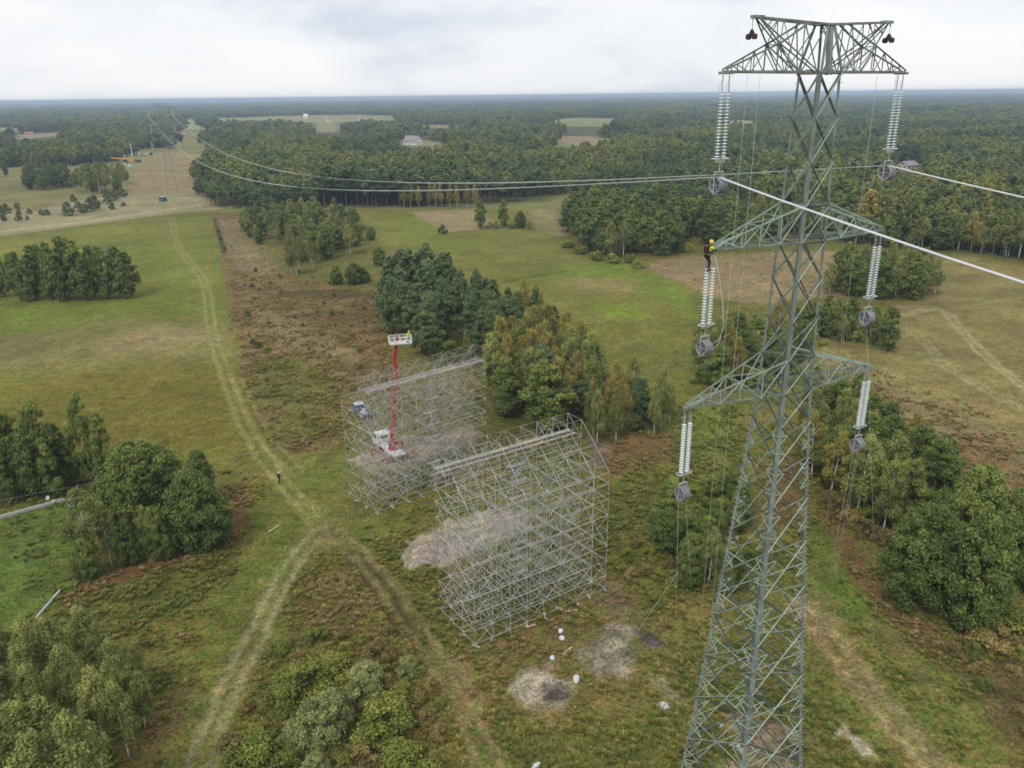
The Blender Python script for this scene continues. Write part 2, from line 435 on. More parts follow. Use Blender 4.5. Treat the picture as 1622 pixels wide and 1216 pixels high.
# ------------------------------------------------------------------ ground: one sheet to the horizon
def ground_colours(P):
    n = len(P); x, y = P[:, 0], P[:, 1]
    C = np.empty((n, 3)); W = np.zeros(n); D = np.zeros(n); S = np.zeros(n)           # W: how rough and weedy the surface is
    a = fbm(x, y, 26, 1); b = fbm(x, y, 7, 5); c3 = fbm(x, y, 2.2, 9, 3); big = fbm(x, y, 90, 12)
    base = np.array([0.112, 0.098, 0.036])
    C[:] = base
    C += (b-0.5)[:, None]*np.array([0.09, 0.035, 0.03])
    W[:] = 0.38
    def lay(px, colr, soft=2.0, wob=3.0, amt=1.0, rough=None, wscale=8, mott=0.35, bare=False):
        poly = gp(px) if not isinstance(px, np.ndarray) else px
        lo = poly.min(0)-soft*3-wob*2; hi = poly.max(0)+soft*3+wob*2
        I = np.where((x > lo[0]) & (x < hi[0]) & (y > lo[1]) & (y < hi[1]))[0]
        if not len(I): return
        q = P[I]
        s = poly_sd(q, poly) + (fbm(q[:, 0], q[:, 1], wscale, 31, 3)-0.5)*2*wob
        k = np.clip(s/soft*0.5+0.5, 0, 1)*amt
        v = (1+mott*2*(fbm(q[:, 0], q[:, 1], max(1.5, wscale*0.5), 47, 4)-0.5))[:, None]
        C[I] = C[I]*(1-k[:, None]) + (np.array(colr)*v)*k[:, None]
        if rough is not None: W[I] = W[I]*(1-k)+rough*k
        if bare: S[I] = np.maximum(S[I], k)
    def path(px, w, colr, soft=0.4, amt=0.8, ruts=None, wob=0.35):
        ln = smooth_line(px)
        lo = ln.min(0)-w*4-6; hi = ln.max(0)+w*4+6
        I = np.where((x > lo[0]) & (x < hi[0]) & (y > lo[1]) & (y < hi[1]))[0]
        if not len(I): return
        d = line_d(P[I], ln)
        d = d + (fbm(P[I, 0], P[I, 1], 5, 77, 3)-0.5)*2*wob
        if ruts is not None: d = np.abs(d-ruts)
        k = np.clip((w-d)/soft*0.5+0.5, 0, 1)*amt*(0.65+0.5*fbm(P[I, 0], P[I, 1], 4, 83, 3))
        C[I] = C[I]*(1-k[:, None]) + np.array(colr)*k[:, None]
        W[I] = W[I]*(1-k*0.9)
        if ruts is not None: D[I] -= 0.16*k
    # far country and forest floor
    C[y > 420] = np.array([0.15, 0.135, 0.075])
    lay(forest_poly, (0.058, 0.060, 0.030), 6, 4, 1.0, 0.9, 30)
    for cl, cc in zip(CLEARINGS, [(0.19, 0.17, 0.09), (0.19, 0.16, 0.095), (0.20, 0.145, 0.105), (0.18, 0.165, 0.08), (0.20, 0.16, 0.12), (0.20, 0.165, 0.12), (0.20, 0.17, 0.11), (0.14, 0.115, 0.07), (0.18, 0.16, 0.10), (0.17, 0.15, 0.075), (0.14, 0.14, 0.065)]):
        lay(cl, cc, 8, 8, 1.0, 0.1, 40, 0.15)
    lay([(870, 232), (905, 234), (900, 228), (872, 226)], (0.12, 0.16, 0.06), 4, 4, 1, 0.1)
    lay([(885, 199), (965, 199), (960, 195), (900, 195)], (0.13, 0.17, 0.06), 6, 6, 1, 0.1)
    # line corridor and sandy clearing on the left
    lay([(190, 262), (210, 240), (270, 196), (318, 188), (335, 225), (350, 240), (335, 290), (330, 335), (180, 345), (-200, 400), (-200, 280), (0, 262)], (0.165, 0.140, 0.075), 8, 6, 1, 0.3, 40, 0.3)
    lay([(205, 300), (215, 255), (250, 243), (332, 246), (340, 268), (325, 305), (215, 322)], (0.205, 0.152, 0.098), 4, 4, 0.95, 0.2, 20, 0.25)
    lay([(265, 224), (290, 224), (290, 206), (266, 208)], (0.28, 0.21, 0.155), 5, 4, 1, 0.1)
    lay([(285, 205), (330, 205), (322, 190), (288, 190)], (0.22, 0.21, 0.10), 10, 8, 1, 0.1)
    lay([(196, 300), (216, 260), (230, 246), (190, 248), (196, 262), (205, 280)], (0.15, 0.165, 0.07), 4, 4, 0.8, 0.2)
    lay([(-80, 345), (60, 330), (160, 312), (250, 308), (335, 305), (338, 330), (200, 348), (90, 362), (-80, 382)], (0.215, 0.178, 0.125), 3, 4, 0.95, 0.25, 18, 0.3)
    lay([(50, 335), (95, 325), (80, 320), (50, 326)], (0.14, 0.10, 0.065), 3, 3, 0.8)
    path([(-60, 378), (0, 367), (120, 353), (230, 338), (320, 324)], 1.8, (0.34, 0.30, 0.24), 1.2, 0.7)
    path([(300, 332), (345, 330), (385, 326), (430, 326)], 1.5, (0.33, 0.29, 0.22), 1, 0.8)
    path([(262, 330), (250, 300), (235, 270)], 1.5, (0.14, 0.11, 0.07), 1, 0.5)
    # left meadow with its bands
    lay([(-300, 420), (-100, 392), (0, 377), (150, 358), (250, 345), (330, 343), (345, 360), (352, 420), (362, 500), (372, 580), (392, 650), (420, 706), (350, 735), (240, 745), (0, 740), (-400, 700)], (0.118, 0.120, 0.034), 1.5, 1.0, 1, 0.1, 14, 0.28)
    lay([(-100, 420), (0, 403), (190, 382), (340, 372), (345, 352), (200, 356), (0, 383), (-100, 400)], (0.142, 0.128, 0.040), 4, 3, 0.8, 0.1, 12)
    lay([(-50, 520), (220, 500), (360, 520), (375, 560), (340, 575), (160, 590), (-50, 590)], (0.150, 0.118, 0.066), 6, 5, 0.65, 0.1, 14)
    lay([(150, 545), (250, 520), (330, 516), (365, 540), (300, 548), (210, 560)], (0.185, 0.138, 0.085), 4, 4, 0.75, 0.1, 8)
    lay([(-50, 600), (150, 580), (370, 575), (392, 650), (420, 706), (240, 745), (-50, 740)], (0.126, 0.098, 0.030), 8, 5, 0.8, 0.2, 10, 0.35)
    lay([(215, 470), (350, 455), (362, 500), (240, 512)], (0.105, 0.112, 0.030), 5, 4, 0.6, 0.1)
    lay([(0, 490), (240, 475), (120, 520), (0, 530)], (0.115, 0.135, 0.032), 4, 3, 0.7, 0.1)
    # brown heath strip in the middle
    lay([(338, 338), (395, 340), (400, 400), (470, 440), (540, 455), (600, 470), (605, 560), (640, 600), (560, 640), (540, 700), (440, 720), (405, 670), (385, 590), (366, 500), (355, 420)], (0.132, 0.092, 0.052), 1.5, 1.5, 1, 0.9, 8, 0.5)
    lay([(345, 350), (385, 348), (388, 375), (430, 405), (440, 440), (380, 430), (356, 400)], (0.172, 0.128, 0.085), 2, 2, 0.8, 0.5, 6)
    lay([(400, 490), (470, 500), (520, 540), (600, 560), (620, 590), (560, 575), (450, 545)], (0.178, 0.130, 0.082), 2, 3, 0.75, 0.6, 5)
    lay([(530, 500), (600, 520), (640, 580), (580, 570)], (0.150, 0.092, 0.055), 2, 2, 0.7, 0.7, 5)
    lay([(440, 462), (520, 458), (600, 462), (600, 474), (500, 472), (445, 470)], (0.06, 0.045, 0.028), 1.5, 2, 0.75, 0.9, 5)
    lay([(420, 560), (520, 580), (545, 640), (500, 700), (430, 690), (400, 620)], (0.105, 0.100, 0.034), 3, 3, 0.7, 0.9, 6)
    lay([(505, 610), (550, 640), (558, 690), (515, 660)], (0.155, 0.112, 0.055), 2, 2, 0.8, 0.8, 5)
    path([(340, 345), (345, 365), (356, 400)], 0.9, (0.035, 0.032, 0.018), 0.6, 0.9)
    # green meadow right of the middle
    lay([(566, 333), (640, 333), (870, 328), (880, 380), (930, 398), (1000, 418), (1060, 440), (1095, 465), (1090, 520), (1120, 590), (1075, 640), (1000, 600), (900, 560), (800, 480), (700, 420), (610, 395)], (0.130, 0.122, 0.040), 2, 2, 1, 0.1, 14, 0.3)
    lay([(652, 336), (752, 330), (806, 362), (700, 368)], (0.225, 0.168, 0.115), 1.5, 1.5, 0.9, 0.1, 10, 0.2)
    lay([(840, 332), (880, 330), (895, 375), (870, 372), (840, 350)], (0.20, 0.155, 0.10), 2, 2, 0.85, 0.2, 10)
    lay([(820, 440), (900, 425), (1000, 412), (1100, 470), (1095, 500), (1000, 450), (900, 440)], (0.108, 0.138, 0.030), 4, 4, 0.8, 0.1)
    lay([(900, 440), (990, 440), (1010, 460), (920, 462)], (0.175, 0.135, 0.070), 4, 4, 0.75, 0.1)
    lay([(950, 485), (1000, 483), (1020, 500), (975, 500)], (0.115, 0.160, 0.022), 3, 3, 0.85, 0.1)
    lay([(620, 340), (660, 345), (760, 395), (660, 390)], (0.118, 0.135, 0.036), 4, 3, 0.7, 0.1)
    path([(800, 446), (850, 437), (895, 429)], 0.8, (0.04, 0.035, 0.02), 0.5, 0.8)
    # brown and right-hand meadows
    lay([(1000, 420), (1060, 410), (1200, 400), (1345, 398), (1345, 470), (1200, 480), (1120, 470), (1060, 440)], (0.195, 0.140, 0.090), 2, 2.5, 1, 0.4, 12, 0.3)
    lay([(1440, 412), (1540, 408), (1640, 425), (1900, 500), (1900, 900), (1640, 800), (1500, 730), (1400, 660), (1290, 600), (1240, 560), (1290, 520), (1400, 560), (1430, 500), (1490, 478)], (0.160, 0.126, 0.062), 2.5, 2, 1, 0.25, 12, 0.4)
    lay([(1410, 482), (1500, 470), (1490, 482), (1430, 495)], (0.19, 0.130, 0.085), 2, 2, 0.8, 0.3)
    lay([(1320, 570), (1400, 590), (1500, 640), (1640, 710), (1640, 820), (1520, 740), (1400, 680)], (0.180, 0.130, 0.082), 4, 4, 0.85, 0.7, 8, 0.35)
    lay([(1450, 690), (1560, 700), (1640, 740), (1640, 800), (1540, 760)], (0.150, 0.092, 0.050), 4, 4, 0.7, 0.8, 6)
    path([(1430, 500), (1470, 490), (1500, 496), (1520, 520), (1570, 570), (1640, 625)], 0.6, (0.27, 0.23, 0.15), 0.5, 0.75, 0.8)
    path([(1440, 520), (1470, 545), (1500, 580), (1560, 615), (1640, 660)], 0.5, (0.24, 0.20, 0.13), 0.5, 0.6, 0.8)
    path([(1340, 480), (1420, 482), (1540, 478), (1640, 460)], 0.8, (0.075, 0.07, 0.03), 1, 0.5)
    # near ground: mown grass round the crossing, weeds, brown edges
    lay([(440, 720), (560, 715), (600, 820), (640, 880), (560, 880), (500, 900), (430, 1000), (370, 1130), (330, 1300), (240, 1300), (290, 1130), (330, 1010), (370, 900), (420, 800)], (0.104, 0.104, 0.034), 2, 1.5, 0.95, 0.25, 5, 0.35)
    lay([(95, 960), (200, 915), (330, 870), (380, 850), (370, 900), (300, 940), (230, 1000), (180, 1010)], (0.092, 0.083, 0.028), 2, 2, 0.9, 1.0, 5, 0.5)
    lay([(105, 948), (180, 922), (300, 890), (385, 845), (392, 790), (370, 760), (360, 810), (330, 855), (200, 890)], (0.130, 0.066, 0.040), 1, 1.0, 0.85, 0.6, 4, 0.4)
    lay([(180, 1330), (210, 1160), (250, 1110), (300, 1080), (280, 1150), (250, 1216), (235, 1330)], (0.130, 0.088, 0.050), 1.5, 1.5, 0.85, 0.5, 4, 0.4)
    lay([(-200, 850), (0, 816), (85, 797), (125, 800), (115, 900), (95, 940), (40, 985), (-200, 1060)], (0.078, 0.098, 0.030), 1, 0.8, 0.95, 0.35, 4, 0.5)
    lay([(0, 800), (90, 780), (150, 785), (130, 745), (0, 760), (-90, 790)], (0.045, 0.036, 0.02), 1, 1.5, 0.9, 0.7)
    lay([(480, 890), (560, 870), (650, 930), (700, 1000), (760, 1120), (780, 1300), (360, 1300), (400, 1120), (450, 980)], (0.098, 0.078, 0.030), 2, 2, 0.9, 1.0, 4, 0.6)
    lay([(500, 930), (580, 900), (620, 960), (560, 1000), (490, 990)], (0.125, 0.085, 0.045), 1.5, 2, 0.7, 1.0, 3, 0.5)
    lay([(560, 850), (640, 830), (700, 900), (690, 980), (620, 930)], (0.110, 0.098, 0.034), 2, 2, 0.7, 0.7, 4)
    lay([(700, 1010), (950, 940), (1060, 960), (1100, 1060), (1010, 1150), (850, 1160), (760, 1120)], (0.132, 0.104, 0.048), 2, 2, 0.9, 0.35, 4, 0.35)
    lay([(740, 1130), (860, 1160), (1010, 1140), (1090, 1090), (1300, 1100), (1320, 1300), (740, 1300)], (0.088, 0.084, 0.026), 2, 2, 0.85, 1.0, 3, 0.6)
    lay([(955, 690), (1060, 680), (1080, 720), (1000, 740), (960, 760)], (0.150, 0.090, 0.050), 1.5, 1.5, 0.85, 0.5, 4, 0.4)
    lay([(980, 760), (1080, 730), (1090, 850), (1060, 930), (960, 920), (960, 850)], (0.098, 0.094, 0.032), 2, 2, 0.8, 0.9, 4, 0.5)
    lay([(1020, 860), (1110, 820), (1130, 900), (1060, 960)], (0.055, 0.042, 0.022), 2, 2, 0.6, 1.0, 4, 0.5)
    lay([(1080, 640), (1180, 640), (1180, 760), (1120, 800), (1080, 740)], (0.108, 0.110, 0.036), 2, 2, 0.8, 0.6, 5)
    lay([(1280, 800), (1320, 830), (1390, 900), (1460, 1000), (1560, 1120), (1640, 1230), (1640, 1330), (1260, 1330), (1265, 1000)], (0.112, 0.104, 0.038), 2, 1.5, 0.95, 0.35, 5, 0.35)
    lay([(1285, 815), (1330, 850), (1370, 920), (1440, 990), (1370, 990), (1290, 930)], (0.080, 0.105, 0.028), 2, 2, 0.8, 0.3, 5)
    lay([(1265, 950), (1300, 940), (1350, 1010), (1290, 1010)], (0.165, 0.120, 0.070), 1.5, 1.2, 0.8, 0.2, 4)
    lay([(1290, 790), (1320, 800), (1420, 960), (1500, 1010), (1480, 1030), (1400, 985), (1330, 890)], (0.125, 0.070, 0.042), 1, 1.2, 0.8, 0.5, 4)
    lay([(1490, 1020), (1640, 1000), (1640, 1230), (1560, 1110)], (0.085, 0.062, 0.034), 1.5, 1.5, 0.9, 1.0, 4, 0.5)
    lay([(1200, 740), (1260, 730), (1280, 800), (1230, 830)], (0.120, 0.070, 0.042), 1.5, 1.5, 0.7, 0.5, 4)
    # tracks
    tr = (0.215, 0.185, 0.095)
    left_track = [(272, 345), (280, 385), (290, 402), (312, 428), (326, 455), (332, 500), (341, 548), (356, 590), (374, 640), (396, 690), (420, 725), (452, 768), (486, 806), (506, 840)]
    path(left_track, 1.9, (0.130, 0.122, 0.042), 1.5, 0.5)
    path(left_track, 0.32, tr, 0.5, 0.9, 0.95, 0.4)
    path([(374, 600), (398, 650), (428, 702), (470, 745)], 0.3, tr, 0.4, 0.6, 0.9)
    down = [(506, 840), (470, 880), (440, 930), (412, 990), (382, 1050), (352, 1110), (330, 1170), (312, 1230), (295, 1320)]
    path(down, 2.2, (0.130, 0.115, 0.050), 1.5, 0.6)
    path(down, 0.40, (0.215, 0.185, 0.115), 0.4, 1.0, 0.95, 0.35)
    path([(560, 740), (545, 800), (520, 835), (480, 870)], 1.8, (0.125, 0.112, 0.050), 1.5, 0.5)
    se = [(520, 835), (580, 890), (630, 950), (680, 1030), (725, 1110), (770, 1200), (800, 1300)]
    path(se, 1.9, (0.125, 0.112, 0.048), 1.2, 0.75)
    path(se, 0.36, (0.165, 0.128, 0.075), 0.4, 0.85, 0.95, 0.4)
    path([(560, 880), (600, 930), (640, 1000)], 0.4, (0.05, 0.04, 0.025), 0.3, 0.8, 0.9, 0.5)
    lay([(690, 1010), (740, 1050), (780, 1130), (745, 1140), (700, 1070)], (0.165, 0.130, 0.072), 1.2, 1.2, 0.75, 0.3, 3)
    right_track = [(1268, 960), (1310, 1010), (1360, 1070), (1410, 1130), (1460, 1190), (1520, 1270)]
    path(right_track, 1.7, (0.140, 0.110, 0.058), 1.2, 0.7)
    path(right_track, 0.5, (0.225, 0.170, 0.105), 0.5, 0.95, 0.95, 0.35)
    path([(1380, 985), (1420, 1020), (1480, 1090)], 0.5, (0.16, 0.12, 0.07), 0.8, 0.6)
    # bare sand
    sand = (0.30, 0.25, 0.215)
    lay([(640, 870), (700, 830), (800, 806), (845, 815), (800, 850), (720, 890), (650, 900)], sand, 0.8, 1.7, 0.95, 0, 2.2, 0.55, True)
    lay([(552, 728), (600, 712), (640, 690), (700, 690), (740, 672), (760, 690), (680, 720), (640, 745), (580, 742)], (0.225, 0.18, 0.15), 0.8, 2.0, 0.9, 0, 2.2, 0.55, True)
    lay([(800, 1092), (830, 1058), (870, 1050), (895, 1080), (890, 1112), (840, 1122)], sand, 0.6, 1.5, 0.95, 0, 2.2, 0.55, True)
    lay([(862, 1085), (892, 1080), (893, 1112), (865, 1116)], (0.085, 0.072, 0.062), 0.5, 1.0, 0.85, 0, 2.2, 0.55, True)
    lay([(920, 1030), (955, 990), (1000, 985), (1010, 1030), (985, 1065), (940, 1062)], (0.205, 0.17, 0.145), 0.8, 1.7, 0.9, 0, 2.2, 0.55, True)
    lay([(1012, 1000), (1030, 998), (1050, 1020), (1028, 1030), (1012, 1018)], (0.075, 0.06, 0.055), 0.4, 0.8, 0.9, 0, 2.2, 0.55, True)
    lay([(1030, 1060), (1060, 1075), (1085, 1110), (1060, 1110)], (0.21, 0.165, 0.125), 0.8, 1.5, 0.8, 0, 2.2, 0.55, True)
    lay([(1330, 1140), (1350, 1150), (1385, 1185), (1395, 1200), (1360, 1195), (1340, 1175)], (0.30, 0.26, 0.22), 0.4, 1.5, 0.85, 0, 2.2, 0.55, True)
    lay([(930, 690), (960, 705), (965, 740), (930, 745)], (0.15, 0.115, 0.10), 1, 1.7, 0.8, 0.1, 2.2, 0.55, True)
    lay([(950, 880), (975, 930), (1010, 960), (1000, 985), (950, 950)], (0.12, 0.085, 0.07), 1, 2.0, 0.8, 0.3, 2.2, 0.55, True)
    lay([(1125, 1110), (1250, 1150), (1290, 1260), (1150, 1240)], (0.20, 0.155, 0.115), 1.2, 2.7, 0.8, 0.1, 2.2, 0.55, True)
    ang_ = 0.55; su = x*math.cos(ang_)+y*math.sin(ang_); sv = -x*math.sin(ang_)+y*math.cos(ang_)
    streak = fbm(su*0.16, sv, 0.9, 903, 4)
    C *= (1+S*(streak-0.5)*1.1)[:, None]
    m = (0.80+0.4*a)*(0.84+0.32*c3)*(0.88+0.24*big)
    lum = C.mean(1, keepdims=True); C = np.clip(lum+(C-lum)*1.14, 0.006, 1)
    return np.clip(C*m[:, None]*np.array([1.13, 1.22, 1.14]), 0.012, 0.6), np.clip(W, 0, 1), D + S*((fbm(x, y, 1.6, 811, 4)-0.42)*0.9)

GRID_DEP = np.radians(np.concatenate([np.linspace(80, 50, 12, endpoint=False), np.linspace(50, 6, 640, endpoint=False), np.linspace(6, 1, 190, endpoint=False), np.linspace(1, 0.105, 60)]))
GRID_R = np.concatenate([[0.5], CAM_H/np.tan(GRID_DEP)])
GRID_AZ = np.radians(np.concatenate([np.linspace(-180, -60, 24, endpoint=False), np.linspace(-60, -37, 40, endpoint=False), np.linspace(-37, 37, 840, endpoint=False), np.linspace(37, 60, 40, endpoint=False), np.linspace(60, 180, 24, endpoint=False)]))
def build_ground():
    R, A = np.meshgrid(GRID_R, GRID_AZ, indexing='ij')
    X = (R*np.sin(A)).ravel(); Y = (R*np.cos(A)).ravel()
    P = np.stack([X, Y], 1)
    C, W, D = ground_colours(P)
    near = np.clip((260-np.hypot(X, Y))/60, 0, 1)
    Z = ((fbm(X, Y, 3.2, 201, 3)-0.5)*0.34*W + (fbm(X, Y, 0.9, 207, 2)-0.5)*0.16*W + D)*near - 0.08*near
    nr, na = len(GRID_R), len(GRID_AZ)
    i = np.arange(nr-1)[:, None]*na; j = np.arange(na)[None, :]; j2 = (j+1) % na
    Q = np.stack([i+j, i+j2, i+na+j2, i+na+j], -1).reshape(-1, 4)
    me = np_mesh('ground', np.stack([X, Y, Z], 1), Q, [], smooth=True)
    ca = me.color_attributes.new('soil', 'FLOAT_COLOR', 'POINT')
    ca.data.foreach_set('color', np.concatenate([C, W[:, None]], 1).astype(np.float32).ravel())
    m, t, b = new_mat('ground_cover_soil')
    b.inputs['Roughness'].default_value = 0.95
    b.inputs['Specular IOR Level'].default_value = 0.1
    at_ = t.nodes.new('ShaderNodeAttribute'); at_.attribute_name = 'soil'
    tc = t.nodes.new('ShaderNodeTexCoord')
    def noise(s, d=4, r=0.6):
        n = t.nodes.new('ShaderNodeTexNoise'); n.inputs['Scale'].default_value = s; n.inputs['Detail'].default_value = d; n.inputs['Roughness'].default_value = r
        t.links.new(tc.outputs['Object'], n.inputs['Vector']); return n
    def math_(op, a, bb):
        q = t.nodes.new('ShaderNodeMath'); q.operation = op
        for k, v in enumerate((a, bb)):
            if isinstance(v, (int, float)): q.inputs[k].default_value = v
            else: t.links.new(v, q.inputs[k])
        return q.outputs[0]
    def ramp(f, p0, c0, p1, c1):
        r = t.nodes.new('ShaderNodeValToRGB'); e = r.color_ramp.elements
        e[0].position = p0; e[0].color = (*c0, 1); e[1].position = p1; e[1].color = (*c1, 1)
        t.links.new(f, r.inputs['Fac']); return r.outputs['Color']
    def mul(a, bb):
        q = t.nodes.new('ShaderNodeMix'); q.data_type = 'RGBA'; q.blend_type = 'MULTIPLY'; q.inputs['Factor'].default_value = 1
        t.links.new(a, q.inputs['A']); t.links.new(bb, q.inputs['B']); return q.outputs['Result']
    fine = noise(2.6, 6, 0.72); mid = noise(0.55, 5, 0.62); hue = noise(0.9, 5, 0.65); coarse = noise(0.11, 4, 0.6)
    vfine = noise(9.0, 4, 0.75)
    c = mul(at_.outputs['Color'], ramp(vfine.outputs['Fac'], 0.34, (0.50, 0.51, 0.50), 0.66, (1.55, 1.53, 1.48)))
    c = mul(c, ramp(fine.outputs['Fac'], 0.35, (0.46, 0.47, 0.45), 0.66, (1.62, 1.60, 1.55)))
    c = mul(c, ramp(mid.outputs['Fac'], 0.32, (0.72, 0.74, 0.72), 0.68, (1.28, 1.26, 1.24)))
    hs = t.nodes.new('ShaderNodeMix'); hs.data_type = 'RGBA'
    wk = t.nodes.new('ShaderNodeMapRange'); wk.inputs['From Max'].default_value = 0.3; wk.inputs['To Min'].default_value = 0.08; wk.inputs['To Max'].default_value = 0.9
    t.links.new(at_.outputs['Alpha'], wk.inputs['Value']); t.links.new(wk.outputs['Result'], hs.inputs['Factor'])
    hs.inputs['A'].default_value = (1, 1, 1, 1)
    t.links.new(ramp(hue.outputs['Fac'], 0.37, (0.76, 1.06, 0.76), 0.64, (1.22, 0.94, 1.14)), hs.inputs['B'])
    c = mul(c, hs.outputs['Result'])
    c = mul(c, ramp(coarse.outputs['Fac'], 0.3, (0.90, 1.02, 0.92), 0.7, (1.10, 0.98, 1.06)))
    t.links.new(c, b.inputs['Base Color'])
    hgt = math_('ADD', math_('MULTIPLY', fine.outputs['Fac'], 0.22), math_('MULTIPLY', mid.outputs['Fac'], 0.5))
    bm = t.nodes.new('ShaderNodeBump'); bm.inputs['Strength'].default_value = 0.55; bm.inputs['Distance'].default_value = 0.8
    t.links.new(hgt, bm.inputs['Height']); t.links.new(bm.outputs['Normal'], b.inputs['Normal'])
    me.materials.append(m)
    o = bpy.data.objects.new('ground', me)
    col.objects.link(o)
    tag(o, 'wide flat country of meadows, brown heath, tracks and sand', kind='structure')
    return o
import time; _t=time.time(); ground = build_ground(); print("ground",time.time()-_t)

# ------------------------------------------------------------------ trees
RNG = np.random.default_rng(7)
def unit(v):
    return v/np.maximum(np.linalg.norm(v, axis=1, keepdims=True), 1e-9)
def leaves(rng, centres, radii, counts, size, squash=1.0, droop=0.0, up=0.35, tint0=None, aspect=1.6):
    """leaf quads on the shells of clumps; returns vertices, quads, tint"""
    V = []; T = []
    for c, r, n, t0 in zip(centres, radii, counts, tint0):
        n = int(n)
        if n < 1: continue
        d = unit(rng.normal(size=(n, 3)))
        low = (d[:, 2] < -0.25) & (rng.random(n) < 0.6)
        d[low, 2] *= -1
        rad = r*np.where(rng.random(n) < 0.30, np.abs(rng.normal(1.05, 0.38, n)), 0.45+0.6*rng.random(n)**0.6)
        p = d*rad[:, None]*np.array([1, 1, squash]) + c
        p[:, 2] -= droop*np.abs(rng.normal(size=n))
        nr = unit(d*0.9 + np.array([0, 0, up]) + rng.normal(size=(n, 3))*0.55)
        a = unit(np.cross(nr, rng.normal(size=(n, 3))))
        if droop > 0:
            a = unit(a + np.array([0, 0, -0.9])); a = unit(a-nr*np.sum(a*nr, 1, keepdims=True))
        b = np.cross(nr, a)
        s = size*(0.6+0.8*rng.random(n))[:, None]
        a = a*s*0.5*aspect; b = b*s*0.5
        V.append(np.stack([p-a, p-b*0.9+a*0.1, p+a, p+b*0.9+a*0.1], 1))
        T.append(np.clip(t0 + rng.normal(size=n)*0.13 + 0.10*d[:, 2], 0, 1))  # last term paints top light into the upper leaves of each clump
    V = np.concatenate(V).reshape(-1, 3); T = np.concatenate(T)
    Q = np.arange(len(V)).reshape(-1, 4)
    return V, Q, T

SPEC = {
 # nominal height, crown base fraction, profile points (t, radius), clumps, clump radius, squash, droop, trunk radius, bark, leaf
 'pine':   dict(h=14, cb=0.16, prof=[(0, 1.9), (0.25, 2.6), (0.55, 2.2), (0.8, 1.35), (1, 0.35)], n=70, cr=0.75, sq=0.8, dr=0.0, tr=0.20, bark='pinebark', leaf='pine', up=0.6),
 'tallpine': dict(h=18, cb=0.48, prof=[(0, 1.3), (0.3, 2.4), (0.65, 2.2), (0.88, 1.4), (1, 0.5)], n=30, cr=1.0, sq=0.7, dr=0.0, tr=0.22, bark='pinebark', leaf='pine', up=0.6),
 'spruce': dict(h=10, cb=0.06, prof=[(0, 1.9), (0.3, 1.5), (0.65, 0.85), (0.9, 0.3), (1, 0.08)], n=52, cr=0.6, sq=0.6, dr=0.1, tr=0.15, bark='bark', leaf='spruce', up=0.5),
 'alder':  dict(h=13, cb=0.09, prof=[(0, 1.3), (0.2, 2.2), (0.45, 2.5), (0.75, 1.7), (1, 0.4)], n=70, cr=0.85, sq=0.85, dr=0.0, tr=0.2, bark='bark', leaf='alder', up=0.4),
 'round':  dict(h=11, cb=0.05, prof=[(0, 2.6), (0.2, 3.8), (0.5, 4.0), (0.78, 2.9), (1, 0.9)], n=150, cr=0.95, sq=0.85, dr=0.0, tr=0.26, bark='bark', leaf='alder', up=0.4),
 'birch':  dict(h=13, cb=0.30, prof=[(0, 1.1), (0.25, 1.8), (0.5, 1.75), (0.8, 1.0), (1, 0.2)], n=64, cr=0.55, sq=1.5, dr=0.35, tr=0.12, bark='birchbark', leaf='birch', up=0.2),
 'autumn': dict(h=13, cb=0.26, prof=[(0, 1.2), (0.25, 1.9), (0.5, 1.8), (0.8, 1.05), (1, 0.2)], n=64, cr=0.6, sq=1.4, dr=0.35, tr=0.12, bark='birchbark', leaf='autumn', up=0.2),
 'willow': dict(h=5, cb=0.0, prof=[(0, 2.2), (0.3, 2.9), (0.6, 2.6), (0.85, 1.7), (1, 0.6)], n=62, cr=0.8, sq=0.9, dr=0.0, tr=0.12, bark='greybark', leaf='willow', up=0.4),
 'bush':   dict(h=2.4, cb=0.0, prof=[(0, 1.1), (0.35, 1.4), (0.7, 1.1), (1, 0.3)], n=26, cr=0.5, sq=0.85, dr=0.0, tr=0.05, bark='bark', leaf='bush', up=0.4),
 'rustbush': dict(h=2.2, cb=0.0, prof=[(0, 1.1), (0.35, 1.4), (0.7, 1.0), (1, 0.3)], n=22, cr=0.5, sq=0.85, dr=0.0, tr=0.05, bark='bark', leaf='rustbush', up=0.4),
 'juniper': dict(h=4, cb=0.0, prof=[(0, 1.7), (0.3, 2.0), (0.6, 1.5), (0.85, 0.8), (1, 0.2)], n=34, cr=0.6, sq=0.8, dr=0.0, tr=0.1, bark='bark', leaf='juniper', up=0.5),
}
